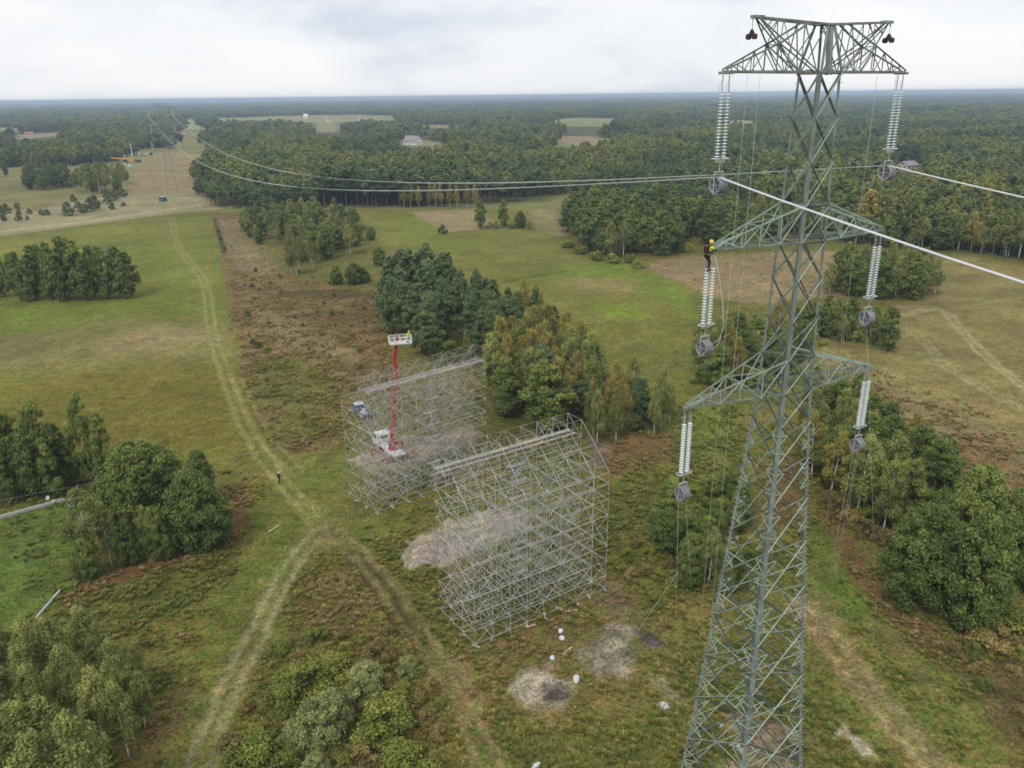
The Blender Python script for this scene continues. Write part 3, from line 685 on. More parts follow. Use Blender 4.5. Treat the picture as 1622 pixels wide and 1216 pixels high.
def make_tree(kind, seed, nleaf, size, limbs=True):
    """(trunk mesh maker, crown arrays) for one tree standing at the origin"""
    S = SPEC[kind]; rng = np.random.default_rng(seed)
    h = S['h']; cb = S['cb']*h
    pt = np.array([p[0] for p in S['prof']]); pr = np.array([p[1] for p in S['prof']])
    lean = rng.normal(size=2)*0.02*h
    lob = rng.random(3)*6.28
    nc = S['n']; t = np.sort(rng.random(nc)**0.9); ang = rng.random(nc)*6.28+np.arange(nc)*2.4
    rr = np.interp(t, pt, pr)*(0.35+0.65*rng.random(nc)**0.45)*(1+0.22*np.sin(2*ang+lob[0]+3*t)+0.15*np.sin(3*ang+lob[1]))
    tt = t*(1-0.03)
    cz = cb + tt*(h-cb)*0.97
    C = np.stack([np.cos(ang)*rr+lean[0]*cz/h, np.sin(ang)*rr+lean[1]*cz/h, cz], 1)
    cr = S['cr']*(0.65+0.7*rng.random(nc))*(1.15-0.5*t)
    C[:, 2] = np.clip(C[:, 2], cr*0.5*S['sq']*0.5, h-cr*S['sq']*0.75)
    w = cr**2; cnt = np.maximum(3, nleaf*w/w.sum())
    tint0 = 0.42+0.20*(t-0.5)+rng.normal(size=nc)*0.13  # clumps paler up the crown, light from above put into the tint
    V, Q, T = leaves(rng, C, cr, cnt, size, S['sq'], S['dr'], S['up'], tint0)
    V[:, 2] = np.maximum(V[:, 2], 0.03)
    mb = MB()
    tz = [0, 0.15*h, 0.4*h, 0.7*h, 0.95*h]
    wob = rng.normal(size=(5, 2))*0.05*S['tr']*5; wob[0] = 0
    pts = [(lean[0]*z/h+wob[i, 0], lean[1]*z/h+wob[i, 1], z-(0.15 if i == 0 else 0)) for i, z in enumerate(tz)]
    mb.tube(pts, [S['tr']*1.25, S['tr'], S['tr']*0.75, S['tr']*0.42, S['tr']*0.1], 7)
    if limbs:
        for i in rng.permutation(nc)[:min(nc, 26 if 'birch' in S['bark'] else 16)]:
            c = C[i]; z0 = max(0.1*h*(S['cb'] > 0.01), c[2]-0.45*math.hypot(c[0], c[1])-0.6)
            z0 = min(z0, 0.9*h)
            a = Vector((lean[0]*z0/h, lean[1]*z0/h, max(0, z0))); q = Vector(c)
            m = a.lerp(q, 0.5)+Vector((0, 0, 0.12*(q-a).length))
            mb.tube([a, m, q], [S['tr']*0.38, S['tr']*0.26, S['tr']*0.08], 4, cap=False)
    return mb, V, Q, T
PROTO = {}
NLEAF = {'near': 1.0, 'mid': 0.30}
BASE_N = {'pine': 15000, 'tallpine': 8000, 'spruce': 9000, 'alder': 15000, 'round': 34000, 'birch': 8000, 'autumn': 8000, 'willow': 17000, 'bush': 3200, 'rustbush': 2600, 'juniper': 3600}
BASE_S = {'pine': 0.22, 'tallpine': 0.30, 'spruce': 0.20, 'alder': 0.21, 'round': 0.215, 'birch': 0.165, 'autumn': 0.165, 'willow': 0.155, 'bush': 0.12, 'rustbush': 0.12, 'juniper': 0.16}
def protos(kind, lod):
    key = (kind, lod)
    if key not in PROTO:
        out = []
        for v in range(3 if lod == 'near' else 2):
            f = NLEAF[lod]
            mb, V, Q, T = make_tree(kind, hash((len(kind), kind[0], kind[-1], v)) % 1000 if False else sum(map(ord, kind))*7+v*31, int(BASE_N[kind]*f), BASE_S[kind]*(1.0 if lod == 'near' else 1.75))
            tm = mb.mesh('trunk', M[SPEC[kind]['bark']], True)
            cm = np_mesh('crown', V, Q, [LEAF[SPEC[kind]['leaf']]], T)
            out.append((tm, cm))
        PROTO[key] = out
    return PROTO[key]
NAME = {'pine': 'pine_tree', 'tallpine': 'pine_tree', 'spruce': 'spruce_tree', 'alder': 'alder_tree', 'round': 'broadleaf_tree', 'birch': 'birch_tree', 'autumn': 'birch_tree', 'willow': 'willow_bush', 'bush': 'bush', 'rustbush': 'bush', 'juniper': 'juniper_bush'}
CAT = {'bush': 'bush', 'rustbush': 'bush', 'willow': 'bush', 'juniper': 'bush'}
TREE_POS = []
def tree(kind, xy, h, label, group=None, lod=None, wide=1.0, rng=RNG):
    d = math.hypot(xy[0], xy[1])
    lod = lod or ('near' if d < 190 else 'mid')
    pr = protos(kind, lod)
    tm, cm = pr[int(rng.integers(len(pr)))]
    r = empty(NAME[kind], (xy[0], xy[1], -0.05), rng.random()*6.28)
    s = h/SPEC[kind]['h']
    sw = s*wide
    r.scale = (sw*(0.88+0.24*rng.random()), sw*(0.88+0.24*rng.random()), s)
    r.rotation_euler = ((rng.random()-0.5)*0.10, (rng.random()-0.5)*0.10, r.rotation_euler.z)
    for n, me in (('trunk', tm), ('crown', cm)):
        o = bpy.data.objects.new(n, me); o.parent = r; col.objects.link(o)
    tag(r, label, CAT.get(kind, 'tree'), group)
    TREE_POS.append((xy[0], xy[1], h))
    return r
def tree_px(kind, bx, by, top=None, h=None, label='', group=None, wide=1.0):
    b = at(bx, by)
    if h is None: h = max(1.0, height_for(b, top))
    return tree(kind, b[:2], h, label, group, None, wide)
def scatter(poly, mind, seed, tries=3000, nmax=999):
    rng = np.random.default_rng(seed)
    lo = poly.min(0); hi = poly.max(0); pts = []
    for _ in range(tries):
        p = lo+(hi-lo)*rng.random(2)
        if poly_sd(p[None, :], poly)[0] < 0: continue
        if all((p[0]-q[0])**2+(p[1]-q[1])**2 > mind*mind for q in pts):
            pts.append(p)
            if len(pts) >= nmax: break
    return pts
def grove(px, mind, mix, hr, labels, group, seed, nmax=999, wide=1.0):
    """many alike trees in one grove; mix = [(kind, weight)], labels by kind"""
    poly = gp(px); rng = np.random.default_rng(seed+900)
    ks = [k for k, _ in mix]; ws = np.array([w for _, w in mix], float); ws /= ws.sum()
    for p in scatter(poly, mind, seed, nmax=nmax):
        k = ks[int(rng.choice(len(ks), p=ws))]
        h = hr[0]+(hr[1]-hr[0])*rng.random()
        if k in ('bush', 'rustbush', 'willow', 'juniper'): h = min(h*0.35, 4.0)
        tree(k, p, h, labels[k], group[k] if isinstance(group, dict) else group + ', ' + NAME[k].replace('_', ' ') + ' kind ' + k, None, wide, rng)

# --- copse of alders on the left meadow
for i, (bx, by, tp, k) in enumerate([(8, 470, 408, 'alder'), (-18, 474, 404, 'alder'), (34, 476, 396, 'alder'), (58, 472, 386, 'alder'), (84, 475, 380, 'alder'), (104, 470, 371, 'alder'), (128, 474, 376, 'alder'),
                                     (150, 470, 386, 'alder'), (172, 474, 388, 'alder'), (193, 470, 386, 'alder'), (208, 468, 396, 'alder'), (22, 460, 400, 'alder'), (70, 458, 384, 'alder'), (118, 456, 373, 'alder'), (160, 456, 388, 'alder'), (186, 458, 388, 'alder'),
                                     (46, 478, 412, 'alder'), (96, 478, 398, 'alder'), (140, 477, 400, 'alder'), (200, 474, 404, 'alder')]):
    tree_px(k, bx, by, tp, label='dark green alder in the long copse on the left meadow', group='alders of the copse on the left meadow', wide=0.82)
# --- tall trees at the left edge, behind the concrete kerb
lab = 'tall dark green tree in the group at the left edge behind the concrete kerb'
for bx, by, tp in [(8, 782, 642), (38, 770, 648), (72, 776, 634), (96, 768, 668), (24, 790, 690), (58, 786, 676), (88, 786, 700), (-20, 780, 640), (-50, 770, 636), (116, 768, 690)]:
    tree_px('alder', bx, by, tp, label=lab, group='tall trees at the left edge', wide=0.85)
tree_px('alder', 148, 762, 618, label='tallest slender tree with a thin leaning crown, left of the round leafy trees', wide=0.55)
tree_px('alder', 170, 766, 648, label='slender leafy tree beside the tallest thin one left of the round trees', wide=0.75)
# --- round leafy trees left of the crossing
for kind, bx, by, tp, wd, lb in [
    ('round', 326, 862, 738, 0.98, 'largest round green tree in the front right of the leafy clump left of the crossing'),
    ('round', 222, 828, 700, 0.95, 'round dark tree at the top left of the leafy clump left of the crossing'),
    ('round', 262, 812, 712, 0.8, 'round tree in the middle rear of the leafy clump left of the crossing'),
    ('round', 322, 800, 712, 0.72, 'grey green round tree at the rear right of the leafy clump left of the crossing'),
    ('round', 190, 850, 762, 0.8, 'round tree low in the middle of the leafy clump left of the crossing'),
    ('round', 258, 882, 800, 0.7, 'rounded front tree with an olive crown in the leafy clump left of the crossing'),
    ('round', 206, 893, 822, 0.62, 'small leafy tree at the front foot of the leafy clump left of the crossing'),
    ('birch', 152, 900, 768, 1.2, 'pale birch with a see-through top at the left of the leafy clump'),
    ('birch', 178, 898, 790, 1.0, 'shorter birch just right of the pale see-through birch'),
    ('birch', 240, 885, 798, 0.9, 'narrow yellowish birch in front of the leafy clump left of the crossing'),
    ('round', 140, 915, 850, 0.7, 'low leafy tree at the front left corner of the leafy clump by the yard')]:
    tree_px(kind, bx, by, tp, label=lb, wide=wd)
# --- birches in the lower left corner
lab = 'thin yellowish green birch in the lower left corner grove'
for bx, by, tp in [(150, 1080, 958), (95, 1090, 968), (195, 1130, 1010), (60, 1120, 985), (20, 1090, 975), (-20, 1120, 990), (120, 1150, 1020), (165, 1180, 1050), (70, 1190, 1050), (25, 1185, 1050), (110, 1260, 1090),
                   (60, 1280, 1100), (10, 1270, 1085), (150, 1330, 1120), (-25, 1230, 1050), (85, 1340, 1150), (205, 1200, 1080), (230, 1150, 1060), (215, 1090, 1020), (30, 1350, 1150), (45, 1060, 980)]:
    tree_px('birch', bx, by, tp, label=lab, group='birches of the lower left corner', wide=1.15)
# --- bushes at the bottom middle
for kind, bx, by, h, wd, lb in [
    ('willow', 516, 1168, 4.6, 0.95, 'large round olive willow bush at the bottom middle'),
    ('willow', 578, 1102, 3.6, 0.95, 'silvery grey willow bush behind the large round one'),
    ('bush', 486, 1090, 3.0, 1.5, 'dark green spreading bush up left of the large willow bush'),
    ('bush', 530, 1070, 2.4, 1.3, 'mid green bush above the silvery willow'),
    ('bush', 604, 1160, 3.4, 1.3, 'bright green bush right of the large willow bush'),
    ('willow', 470, 1185, 2.8, 0.9, 'small grey willow bush at the left foot of the large one'),
    ('bush', 414, 1215, 3.4, 1.4, 'light green bush at the bottom edge left of the willows'),
    ('rustbush', 598, 1040, 2.0, 1.0, 'yellow leaved bush at the top of the bottom middle thicket'),
    ('willow', 645, 1070, 2.2, 0.8, 'yellow green bush right of the silvery willow'),
    ('rustbush', 572, 1222, 2.4, 1.2, 'orange tinted bush at the bottom edge below the bright green bush'),
    ('rustbush', 366, 1190, 2.0, 1.0, 'orange brown bush beside the rutted track at the bottom'),
    ('willow', 500, 1230, 2.4, 0.8, 'grey green bush at the bottom edge under the large willow'),
    ('bush', 640, 1220, 2.6, 1.3, 'dark leafy bush at the bottom edge right of the orange one'),
    ('bush', 440, 1120, 2.4, 1.2, 'olive bush at the left side of the bottom thicket')]:
    tree_px(kind, bx, by, h=h, label=lb, wide=wd)
grove([(400, 1060), (480, 1000), (620, 1000), (700, 1100), (720, 1240), (360, 1240), (380, 1140)], 2.3, [('bush', 3), ('rustbush', 2)], (2.5, 5.0),
      {'bush': 'small green shrub filling the thicket at the bottom middle', 'rustbush': 'small brown shrub filling the thicket at the bottom middle'}, 'shrubs of the bottom thicket', 41, 60)
# --- pine wood beside the far scaffold
grove([(604, 512), (622, 470), (690, 462), (742, 490), (800, 520), (836, 548), (800, 588), (740, 578), (690, 566), (640, 556)], 3.6, [('pine', 9), ('spruce', 0.4)], (11.5, 15.5),
      {'pine': 'dark pine in the dense clump behind the far scaffold', 'spruce': 'slim dark spruce in the pine clump behind the far scaffold'}, 'pine clump behind the far scaffold', 11, 44, 1.05)
for bx, by, tp, k in [(690, 566, 500, 'pine'), (742, 566, 520, 'birch'), (712, 570, 540, 'bush')]:
    tree_px(k, bx, by, tp, label={'pine': 'dark pine standing foremost at the foot of the clump behind the far scaffold', 'birch': 'light green young tree before the pines behind the far scaffold', 'bush': 'low bush before the pines behind the far scaffold'}[k], group='pine clump edge, '+k)
# --- autumn birches right of the scaffolds
grove([(770, 602), (800, 588), (850, 560), (890, 575), (936, 610), (952, 668), (900, 676), (840, 664), (785, 640)], 3.3, [('autumn', 4.5), ('birch', 4.0), ('pine', 1.0)], (11, 14.5),
      {'autumn': 'orange yellow birch in the autumn grove between the scaffolds and meadow', 'birch': 'greenish birch in the autumn grove between the scaffolds and meadow', 'pine': 'dark pine among the autumn birches between scaffolds and meadow'}, 'autumn grove right of the scaffolds', 12, 40, 1.15)
grove([(780, 520), (830, 500), (872, 522), (880, 548), (840, 552)], 4.0, [('autumn', 2), ('pine', 2)], (9, 11),
      {'autumn': 'rusty birch at the far edge of the autumn grove', 'pine': 'pine at the far edge of the autumn grove'}, 'far edge of the autumn grove', 13, 12, 1.0)
tree_px('alder', 868, 684, 568, label='leafy green tree with pale forked stems in front of the autumn grove', wide=1.35)
tree_px('alder', 800, 660, 560, label='olive green tree at the left front of the autumn grove', wide=1.1)
tree_px('pine', 920, 668, 600, label='dark pine at the right front of the autumn grove', wide=1.0)
lab = 'sparse birch with white stems at the right tip of the autumn grove'
for bx, by, tp in [(946, 704, 616), (976, 700, 610), (985, 682, 585), (1046, 682, 582), (1036, 690, 606), (1008, 660, 592), (965, 676, 570), (1060, 676, 600), (940, 690, 600)]:
    tree_px('autumn' if bx % 2 else 'birch', bx, by, tp, label=('greenish ' if bx % 2 == 0 else 'orange ') + lab, group='sparse birches, ' + ('orange' if bx % 2 else 'green'), wide=0.9)
tree_px('spruce', 1018, 680, 594, label='dark green spruce among the sparse yellow birches', wide=1.15)
tree_px('birch', 1000, 640, 560, label='thin birch behind the dark spruce', wide=0.9)
# --- scrub of the middle strip, left of the green meadow
L2 = {'alder': 'leafy green tree in the scrub between the brown heath and the meadow', 'birch': 'pale birch in the scrub between the brown heath and the meadow', 'pine': 'young dark pine in the scrub between the brown heath and the meadow', 'bush': 'low bush in the scrub between the brown heath and the meadow'}
grove([(380, 356), (400, 340), (470, 338), (540, 345), (580, 372), (570, 402), (520, 412), (490, 420), (440, 408), (400, 386)], 3.9, [('alder', 3), ('birch', 6), ('pine', 1.2), ('bush', 1.5)], (6, 12), L2, 'scrub of the middle strip', 14, 110, 1.35)
for bx, by, tp in [(462, 436, 376), (470, 438, 370), (478, 432, 372), (488, 430, 378), (468, 430, 380), (496, 420, 384)]:
    tree_px('birch', bx, by, tp, label='white stemmed birch in the small group at the front of the middle scrub', group='white stemmed birches', wide=0.85)
for bx, by, h, lb in [(588, 380, 5.5, 'round dark bush at the right end of the middle scrub'), (600, 420, 6.5, 'round dark tree standing alone above the pine clump'), (534, 450, 6, 'left of two round dark trees below the middle scrub'), (562, 450, 7, 'right of two round dark trees below the middle scrub'), (576, 448, 5, 'small dark tree beside the two round ones below the middle scrub')]:
    tree_px('round', bx, by, h=h, label=lb, wide=0.95)
grove([(400, 420), (440, 420), (600, 470), (590, 580), (520, 640), (430, 700), (400, 560), (380, 440)], 7, [('juniper', 3), ('bush', 3), ('rustbush', 2)], (1.6, 4.0),
      {'juniper': 'small dark juniper dotted on the brown heath', 'bush': 'small green shrub dotted on the brown heath', 'rustbush': 'small rusty shrub dotted on the brown heath'}, 'shrubs of the brown heath', 15, 46)
for i, (bx, by) in enumerate([(346, 368), (350, 380), (356, 396), (400, 455), (392, 500), (402, 545), (410, 550), (405, 430), (526, 500)]):
    tree_px('juniper', bx, by, h=1.6, label='small dark shrub along the left ditch of the brown heath', group='shrubs along the heath ditch')
# --- single trees on the meadow
tree_px('alder', 762, 363, 314, label='slim tree with a clear stem alone before the brown patch', wide=0.8)
tree_px('alder', 798, 361, 314, label='slim tree standing left of the bushes on the meadow boundary', wide=0.8)
tree_px('round', 824, 361, 334, label='rounded bush tree beside the slim tree on the meadow boundary', wide=0.75)
tree_px('juniper', 702, 371, 355, label='tiny dark conifer alone on the green meadow', wide=0.8)
for bx in (776, 786, 812, 838):
    tree_px('bush', bx, 362, h=3, label='low bush between the slim trees on the meadow boundary', group='boundary bushes on the meadow')
# --- dark wood behind the meadow, left of the pylon
grove([(892, 378), (892, 350), (930, 335), (1010, 340), (1130, 356), (1240, 372), (1240, 384), (1170, 398), (1100, 398), (1010, 414), (960, 412), (925, 396)], 5.2, [('alder', 8), ('pine', 0.7), ('birch', 0.5)], (13, 17.5),
      {'alder': 'dark green tree in the dense wood behind the meadow left of the pylon', 'pine': 'dark pine in the dense wood behind the meadow left of the pylon', 'birch': 'pale birch in the dense wood behind the meadow left of the pylon'}, 'dense wood left of the pylon', 16, 75, 1.2)
grove([(885, 370), (900, 340), (960, 330), (980, 345), (930, 365)], 4.2, [('birch', 1)], (9, 12), {'birch': 'bright green young tree at the left tip of the dense wood'}, 'bright young trees at the tip of the dense wood', 17, 14, 1.2)
for bx, by in [(900, 392), (920, 402), (945, 412), (970, 416), (1000, 416), (1012, 424), (1050, 404), (1090, 399)]:
    tree_px('bush', bx, by, h=3.2, label='low bush along the foot of the dense wood left of the pylon', group='bushes at the foot of the dense wood', wide=1.2)
# --- bushy trees behind the pylon
L3 = {'alder': 'leafy green tree in the thicket behind the pylon', 'birch': 'yellowish birch in the thicket behind the pylon', 'autumn': 'brownish birch in the thicket behind the pylon', 'bush': 'low bush in the thicket behind the pylon'}
grove([(1090, 590), (1110, 560), (1180, 545), (1240, 545), (1270, 575), (1230, 612), (1160, 620), (1110, 612)], 3.4, [('alder', 3), ('birch', 3.5), ('autumn', 2), ('bush', 1)], (8.5, 11.5), L3, 'thicket behind the pylon', 18, 30, 1.2)
grove([(1240, 545), (1300, 512), (1345, 520), (1390, 530), (1360, 548), (1300, 548)], 3.6, [('alder', 4), ('birch', 1.5), ('bush', 1)], (6, 9),
      {k: v.replace('thicket behind the pylon', 'thicket right of the pylon waist') for k, v in L3.items()}, 'thicket right of the pylon waist', 19, 20, 1.2)
tree_px('alder', 1406, 556, 484, label='dark cone shaped tree standing right of the thicket on the meadow', wide=1.0)
tree_px('alder', 1384, 546, 502, label='smaller dark tree just left of the cone shaped tree', wide=0.9)
grove([(1310, 470), (1330, 440), (1400, 440), (1470, 455), (1488, 472), (1440, 476), (1380, 474)], 4.2, [('birch', 5), ('alder', 4), ('bush', 1)], (10, 13),
      {'birch': 'birch with pale stems in the copse right of the pylon arm', 'alder': 'leafy green tree in the copse right of the pylon arm', 'bush': 'low bush in the copse right of the pylon arm'}, 'copse right of the pylon arm', 20, 32, 1.15)
# --- wood on the right of the pylon foot
L4 = {'alder': 'leafy green tree in the wood right of the pylon legs', 'birch': 'yellow green birch in the wood right of the pylon legs', 'autumn': 'brown leaved birch in the wood right of the pylon legs', 'bush': 'low bush in the wood right of the pylon legs', 'rustbush': 'rusty bush in the wood right of the pylon legs'}
grove([(1270, 700), (1290, 660), (1370, 690), (1440, 740), (1500, 770), (1470, 830), (1400, 850), (1330, 800), (1285, 760)], 3.2, [('alder', 4), ('birch', 3), ('autumn', 1.6), ('bush', 0.8), ('rustbush', 0.8)], (8, 12), L4, 'wood right of the pylon legs', 21, 46, 1.15)
tree_px('birch', 1356, 818, 684, label='bright yellow green birch with a white stem in front of the wood', wide=1.35)
for bx, by in [(1310, 800), (1330, 815), (1345, 830), (1375, 850), (1400, 862)]:
    tree_px('rustbush', bx, by, h=2.4, label='rusty brown bush at the edge of the wood right of the pylon legs', group='rusty bushes at the wood edge')
# --- great leafy trees at the right edge
for kind, bx, by, tp, wd, lb in [
    ('round', 1462, 958, 800, 0.80, 'great round dark green tree at the left of the right-hand clump'),
    ('round', 1540, 985, 810, 0.72, 'great grey green tree in the middle front of the right-hand clump'),
    ('round', 1540, 880, 732, 0.80, 'tall leafy tree at the rear of the right-hand clump'),
    ('round', 1618, 930, 800, 0.72, 'leafy tree cut by the right edge of the photo'),
    ('round', 1500, 930, 770, 0.68, 'dark leafy tree in the middle of the right-hand clump'),
    ('alder', 1440, 900, 800, 1.1, 'slimmer leafy tree at the rear left of the right-hand clump'),
    ('round', 1590, 880, 770, 0.8, 'leafy tree at the rear right of the right-hand clump'),
    ('bush', 1600, 1000, None, 1.5, 'bright green bush below the right-hand clump'),
    ('rustbush', 1566, 1020, None, 1.3, 'yellow autumn bush below the right-hand clump')]:
    tree_px(kind, bx, by, tp, h=3.0 if tp is None else None, label=lb, wide=wd)
grove([(1500, 1030), (1640, 1000), (1660, 1200), (1570, 1110)], 2.2, [('bush', 2), ('rustbush', 3)], (2.4, 4.6), {'bush': 'small green shrub in the brown patch at the lower right', 'rustbush': 'small rusty shrub in the brown patch at the lower right'}, 'shrubs of the lower right patch', 22, 40)
# --- thicket left of the pylon legs
grove([(1040, 850), (1070, 790), (1130, 760), (1180, 800), (1190, 880), (1150, 960), (1090, 940)], 2.7, [('alder', 4), ('birch', 1.5), ('bush', 3)], (4.5, 8), {'alder': 'green young tree in the thicket left of the pylon legs', 'birch': 'yellow green young birch in the thicket left of the pylon legs', 'bush': 'green bush in the thicket left of the pylon legs'}, 'thicket left of the pylon legs', 23, 34, 1.25)
grove([(960, 900), (1000, 860), (1060, 870), (1080, 930), (1040, 960)], 2.4, [('bush', 3), ('rustbush', 1)], (3, 5), {'bush': 'low green shrub between the near scaffold and the thicket', 'rustbush': 'low brown shrub between the near scaffold and the thicket'}, 'shrubs beside the near scaffold', 24, 16, 1.2)
# --- dark bushes on the sandy clearing and groves at the far left
for bx, by, h in [(28, 331, 3.6), (30, 341, 3.2), (29, 350, 3.4), (10, 338, 5), (4, 347, 4.5), (47, 339, 2.8), (66, 341, 3), (74, 341, 3.2), (44, 348, 2.2), (108, 342, 7), (116, 320, 4.5), (124, 330, 4), (130, 338, 4), (145, 335, 7.5), (150, 330, 7), (172, 324, 5), (178, 332, 3.6), (168, 312, 5), (180, 312, 4.5), (196, 312, 5.5), (182, 318, 4.5), (195, 327, 2.4), (8, 350, 3), (-6, 335, 5)]:
    tree_px('juniper', bx, by, h=h, label='dark rounded bush on the sandy clearing at the left', group='dark bushes on the sandy clearing')
L5 = {'alder': 'dark leafy tree in the left of the two groves on the far clearing', 'pine': 'dark pine in the left of the two groves on the far clearing'}
grove([(38, 300), (50, 288), (110, 288), (112, 298), (70, 302)], 6.5, [('alder', 3), ('pine', 1)], (12, 15), L5, 'left grove on the far clearing', 25, 18, 1.2)
grove([(118, 306), (122, 286), (180, 284), (204, 292), (196, 304), (150, 309)], 5.5, [('birch', 5), ('alder', 2)], (12, 16), {'birch': 'pale stemmed birch in the right of the two groves on the far clearing', 'alder': 'leafy green tree in the right of the two groves on the far clearing'}, 'right grove on the far clearing', 26, 34, 1.2)
for bx, by, h in [(10, 280, 11), (28, 258, 9), (78, 268, 8)]:
    tree_px('pine', bx, by, h=h, label='dark pine standing loose on the clearing before the far left wood', group='loose pines on the far left clearing')

# ------------------------------------------------------------------ the wide forest
def forest_points():
    rng = np.random.default_rng(99)
    out = []; r = 215.0
    while r < 15000:
        s = 4.9 + max(0.0, r-650)*0.0060
        s = min(s, 75.0)
        nA = int(math.radians(104)*r/s)
        az = -math.radians(52)+(np.arange(nA)+rng.random(nA))*s/r
        rr = r+(rng.random(nA)-0.5)*s
        out.append(np.stack([rr*np.sin(az), rr*np.cos(az), np.full(nA, s)], 1))
        r += s
    P = np.concatenate(out)
    P = P[in_forest(P[:, :2])]
    # thinner, bushier stretch around the left side of the line corridor
    return P
FP = forest_points()
fx, fy, fs = FP[:, 0], FP[:, 1], FP[:, 2]
fr = np.hypot(fx, fy)
faz = np.degrees(np.arctan2(fx, fy))
zone = fbm(fx, fy, 210, 301, 4); zone2 = fbm(fx, fy, 45, 331, 3); rnd = np.random.default_rng(5).random(len(FP))
# type 0 pine, 1 birch, 2 alder, 3 autumn
bright = zone*0.55+zone2*0.45
def zone_of(px):
    return poly_sd(FP[:, :2], gp(px)) > 0
birch_stand = zone_of([(395, 272), (525, 270), (540, 242), (500, 226), (420, 228), (385, 250)])
pale_wood = zone_of([(325, 246), (480, 236), (640, 238), (860, 236), (870, 204), (640, 194), (330, 194)])
right_mid = zone_of([(1100, 300), (1640, 330), (1640, 262), (1300, 250), (1120, 262)])
right_birch = (faz > 17) & (fr < 520)
pine_belt = (faz > -24) & (faz < 16) & (fr < 470)
ft = np.where(bright < 0.47, 0, np.where(bright < 0.53, 2, 1))
ft = np.where((ft == 0) & (rnd < 0.16), 2, ft)
ft = np.where((ft == 1) & (rnd < 0.06), 3, ft)
ft = np.where(pine_belt & (rnd < 0.86), 0, ft)
ft = np.where(right_birch, np.where(rnd < 0.66, 1, np.where(rnd < 0.74, 3, np.where(rnd < 0.92, 2, 0))), ft)
ft = np.where(birch_stand, np.where(rnd < 0.88, 1, 2), ft)
ft = np.where(pale_wood & ~birch_stand, np.where(rnd < 0.50, 1, np.where(rnd < 0.80, 2, 0)), ft)
ft = np.where(right_mid & (rnd > 0.25), np.where(rnd < 0.65, 1, np.where(rnd < 0.92, 2, 0)), ft)
left_wood = (faz < -26) & (fr < 1100)
ft = np.where(left_wood, np.where(rnd < 0.72, 2, np.where(rnd < 0.86, 1, 0)), ft)
fh = np.where(ft == 0, 14.5, np.where(ft == 2, 13.0, 13.5))*(0.70+0.5*np.random.default_rng(6).random(len(FP)))*(0.70+0.6*zone2)
warp = 1/(1+fr/3500.0)
cell = np.floor(fbm(fx*warp, fy*warp, 230, 701, 3)*16) + 40*np.floor(fbm(fx*warp+900, fy*warp, 300, 705, 3)*12)
sh = _hash(cell, cell*0+3, 77); sk = _hash(cell, cell*0+9, 78)
fh = fh*(0.62+0.55*sh)
free = ~(pine_belt | right_birch | birch_stand | pale_wood)
ft = np.where(free & (sk < 0.30) & (rnd < 0.8), 0, ft); ft = np.where(free & (sk > 0.72) & (rnd < 0.8), np.where(rnd < 0.5, 1, 2), ft)
ft = np.where((ft == 3) & (fr > 480), 1, ft)
gap = fbm(fx, fy, 38, 741, 3)
order = np.argsort(fr)
vis = [i for i in order if -33 < faz[i] < 34.5]
IND = []; nb_ = sum(1 for o in bpy.data.objects if o.name.startswith('birch_tree')) + 10
for i in vis:
    if len(IND) >= 240: break
    if ft[i] in (1, 3):
        if nb_ >= 296: continue
        nb_ += 1
    IND.append(i)
indset = set(IND)
FNAME = {0: 'tallpine', 1: 'birch', 2: 'alder', 3: 'autumn'}
FLAB = {0: 'dark pine at the near edge of the wide forest', 1: 'pale stemmed birch at the near edge of the wide forest', 2: 'dark leafy tree at the near edge of the wide forest', 3: 'brownish birch at the near edge of the wide forest'}
for i in IND:
    k = FNAME[int(ft[i])]
    tree(k, (fx[i], fy[i]), fh[i]*(1.08 if k == 'tallpine' else 1.0), FLAB[int(ft[i])], 'forest edge trees, ' + k, 'mid', 1.25)
# pale birches in front of the pines, below the wires
for bx in (640, 650, 664, 680, 690, 700, 712, 724, 740, 752):
    tree_px('autumn' if bx % 3 else 'birch', bx, 329, 289 + (bx % 5), label='slender %s birch in the row before the dark pine edge' % ('golden' if bx % 3 else 'pale green'), group='birch row before the pines, ' + ('golden' if bx % 3 else 'green'), wide=0.9)

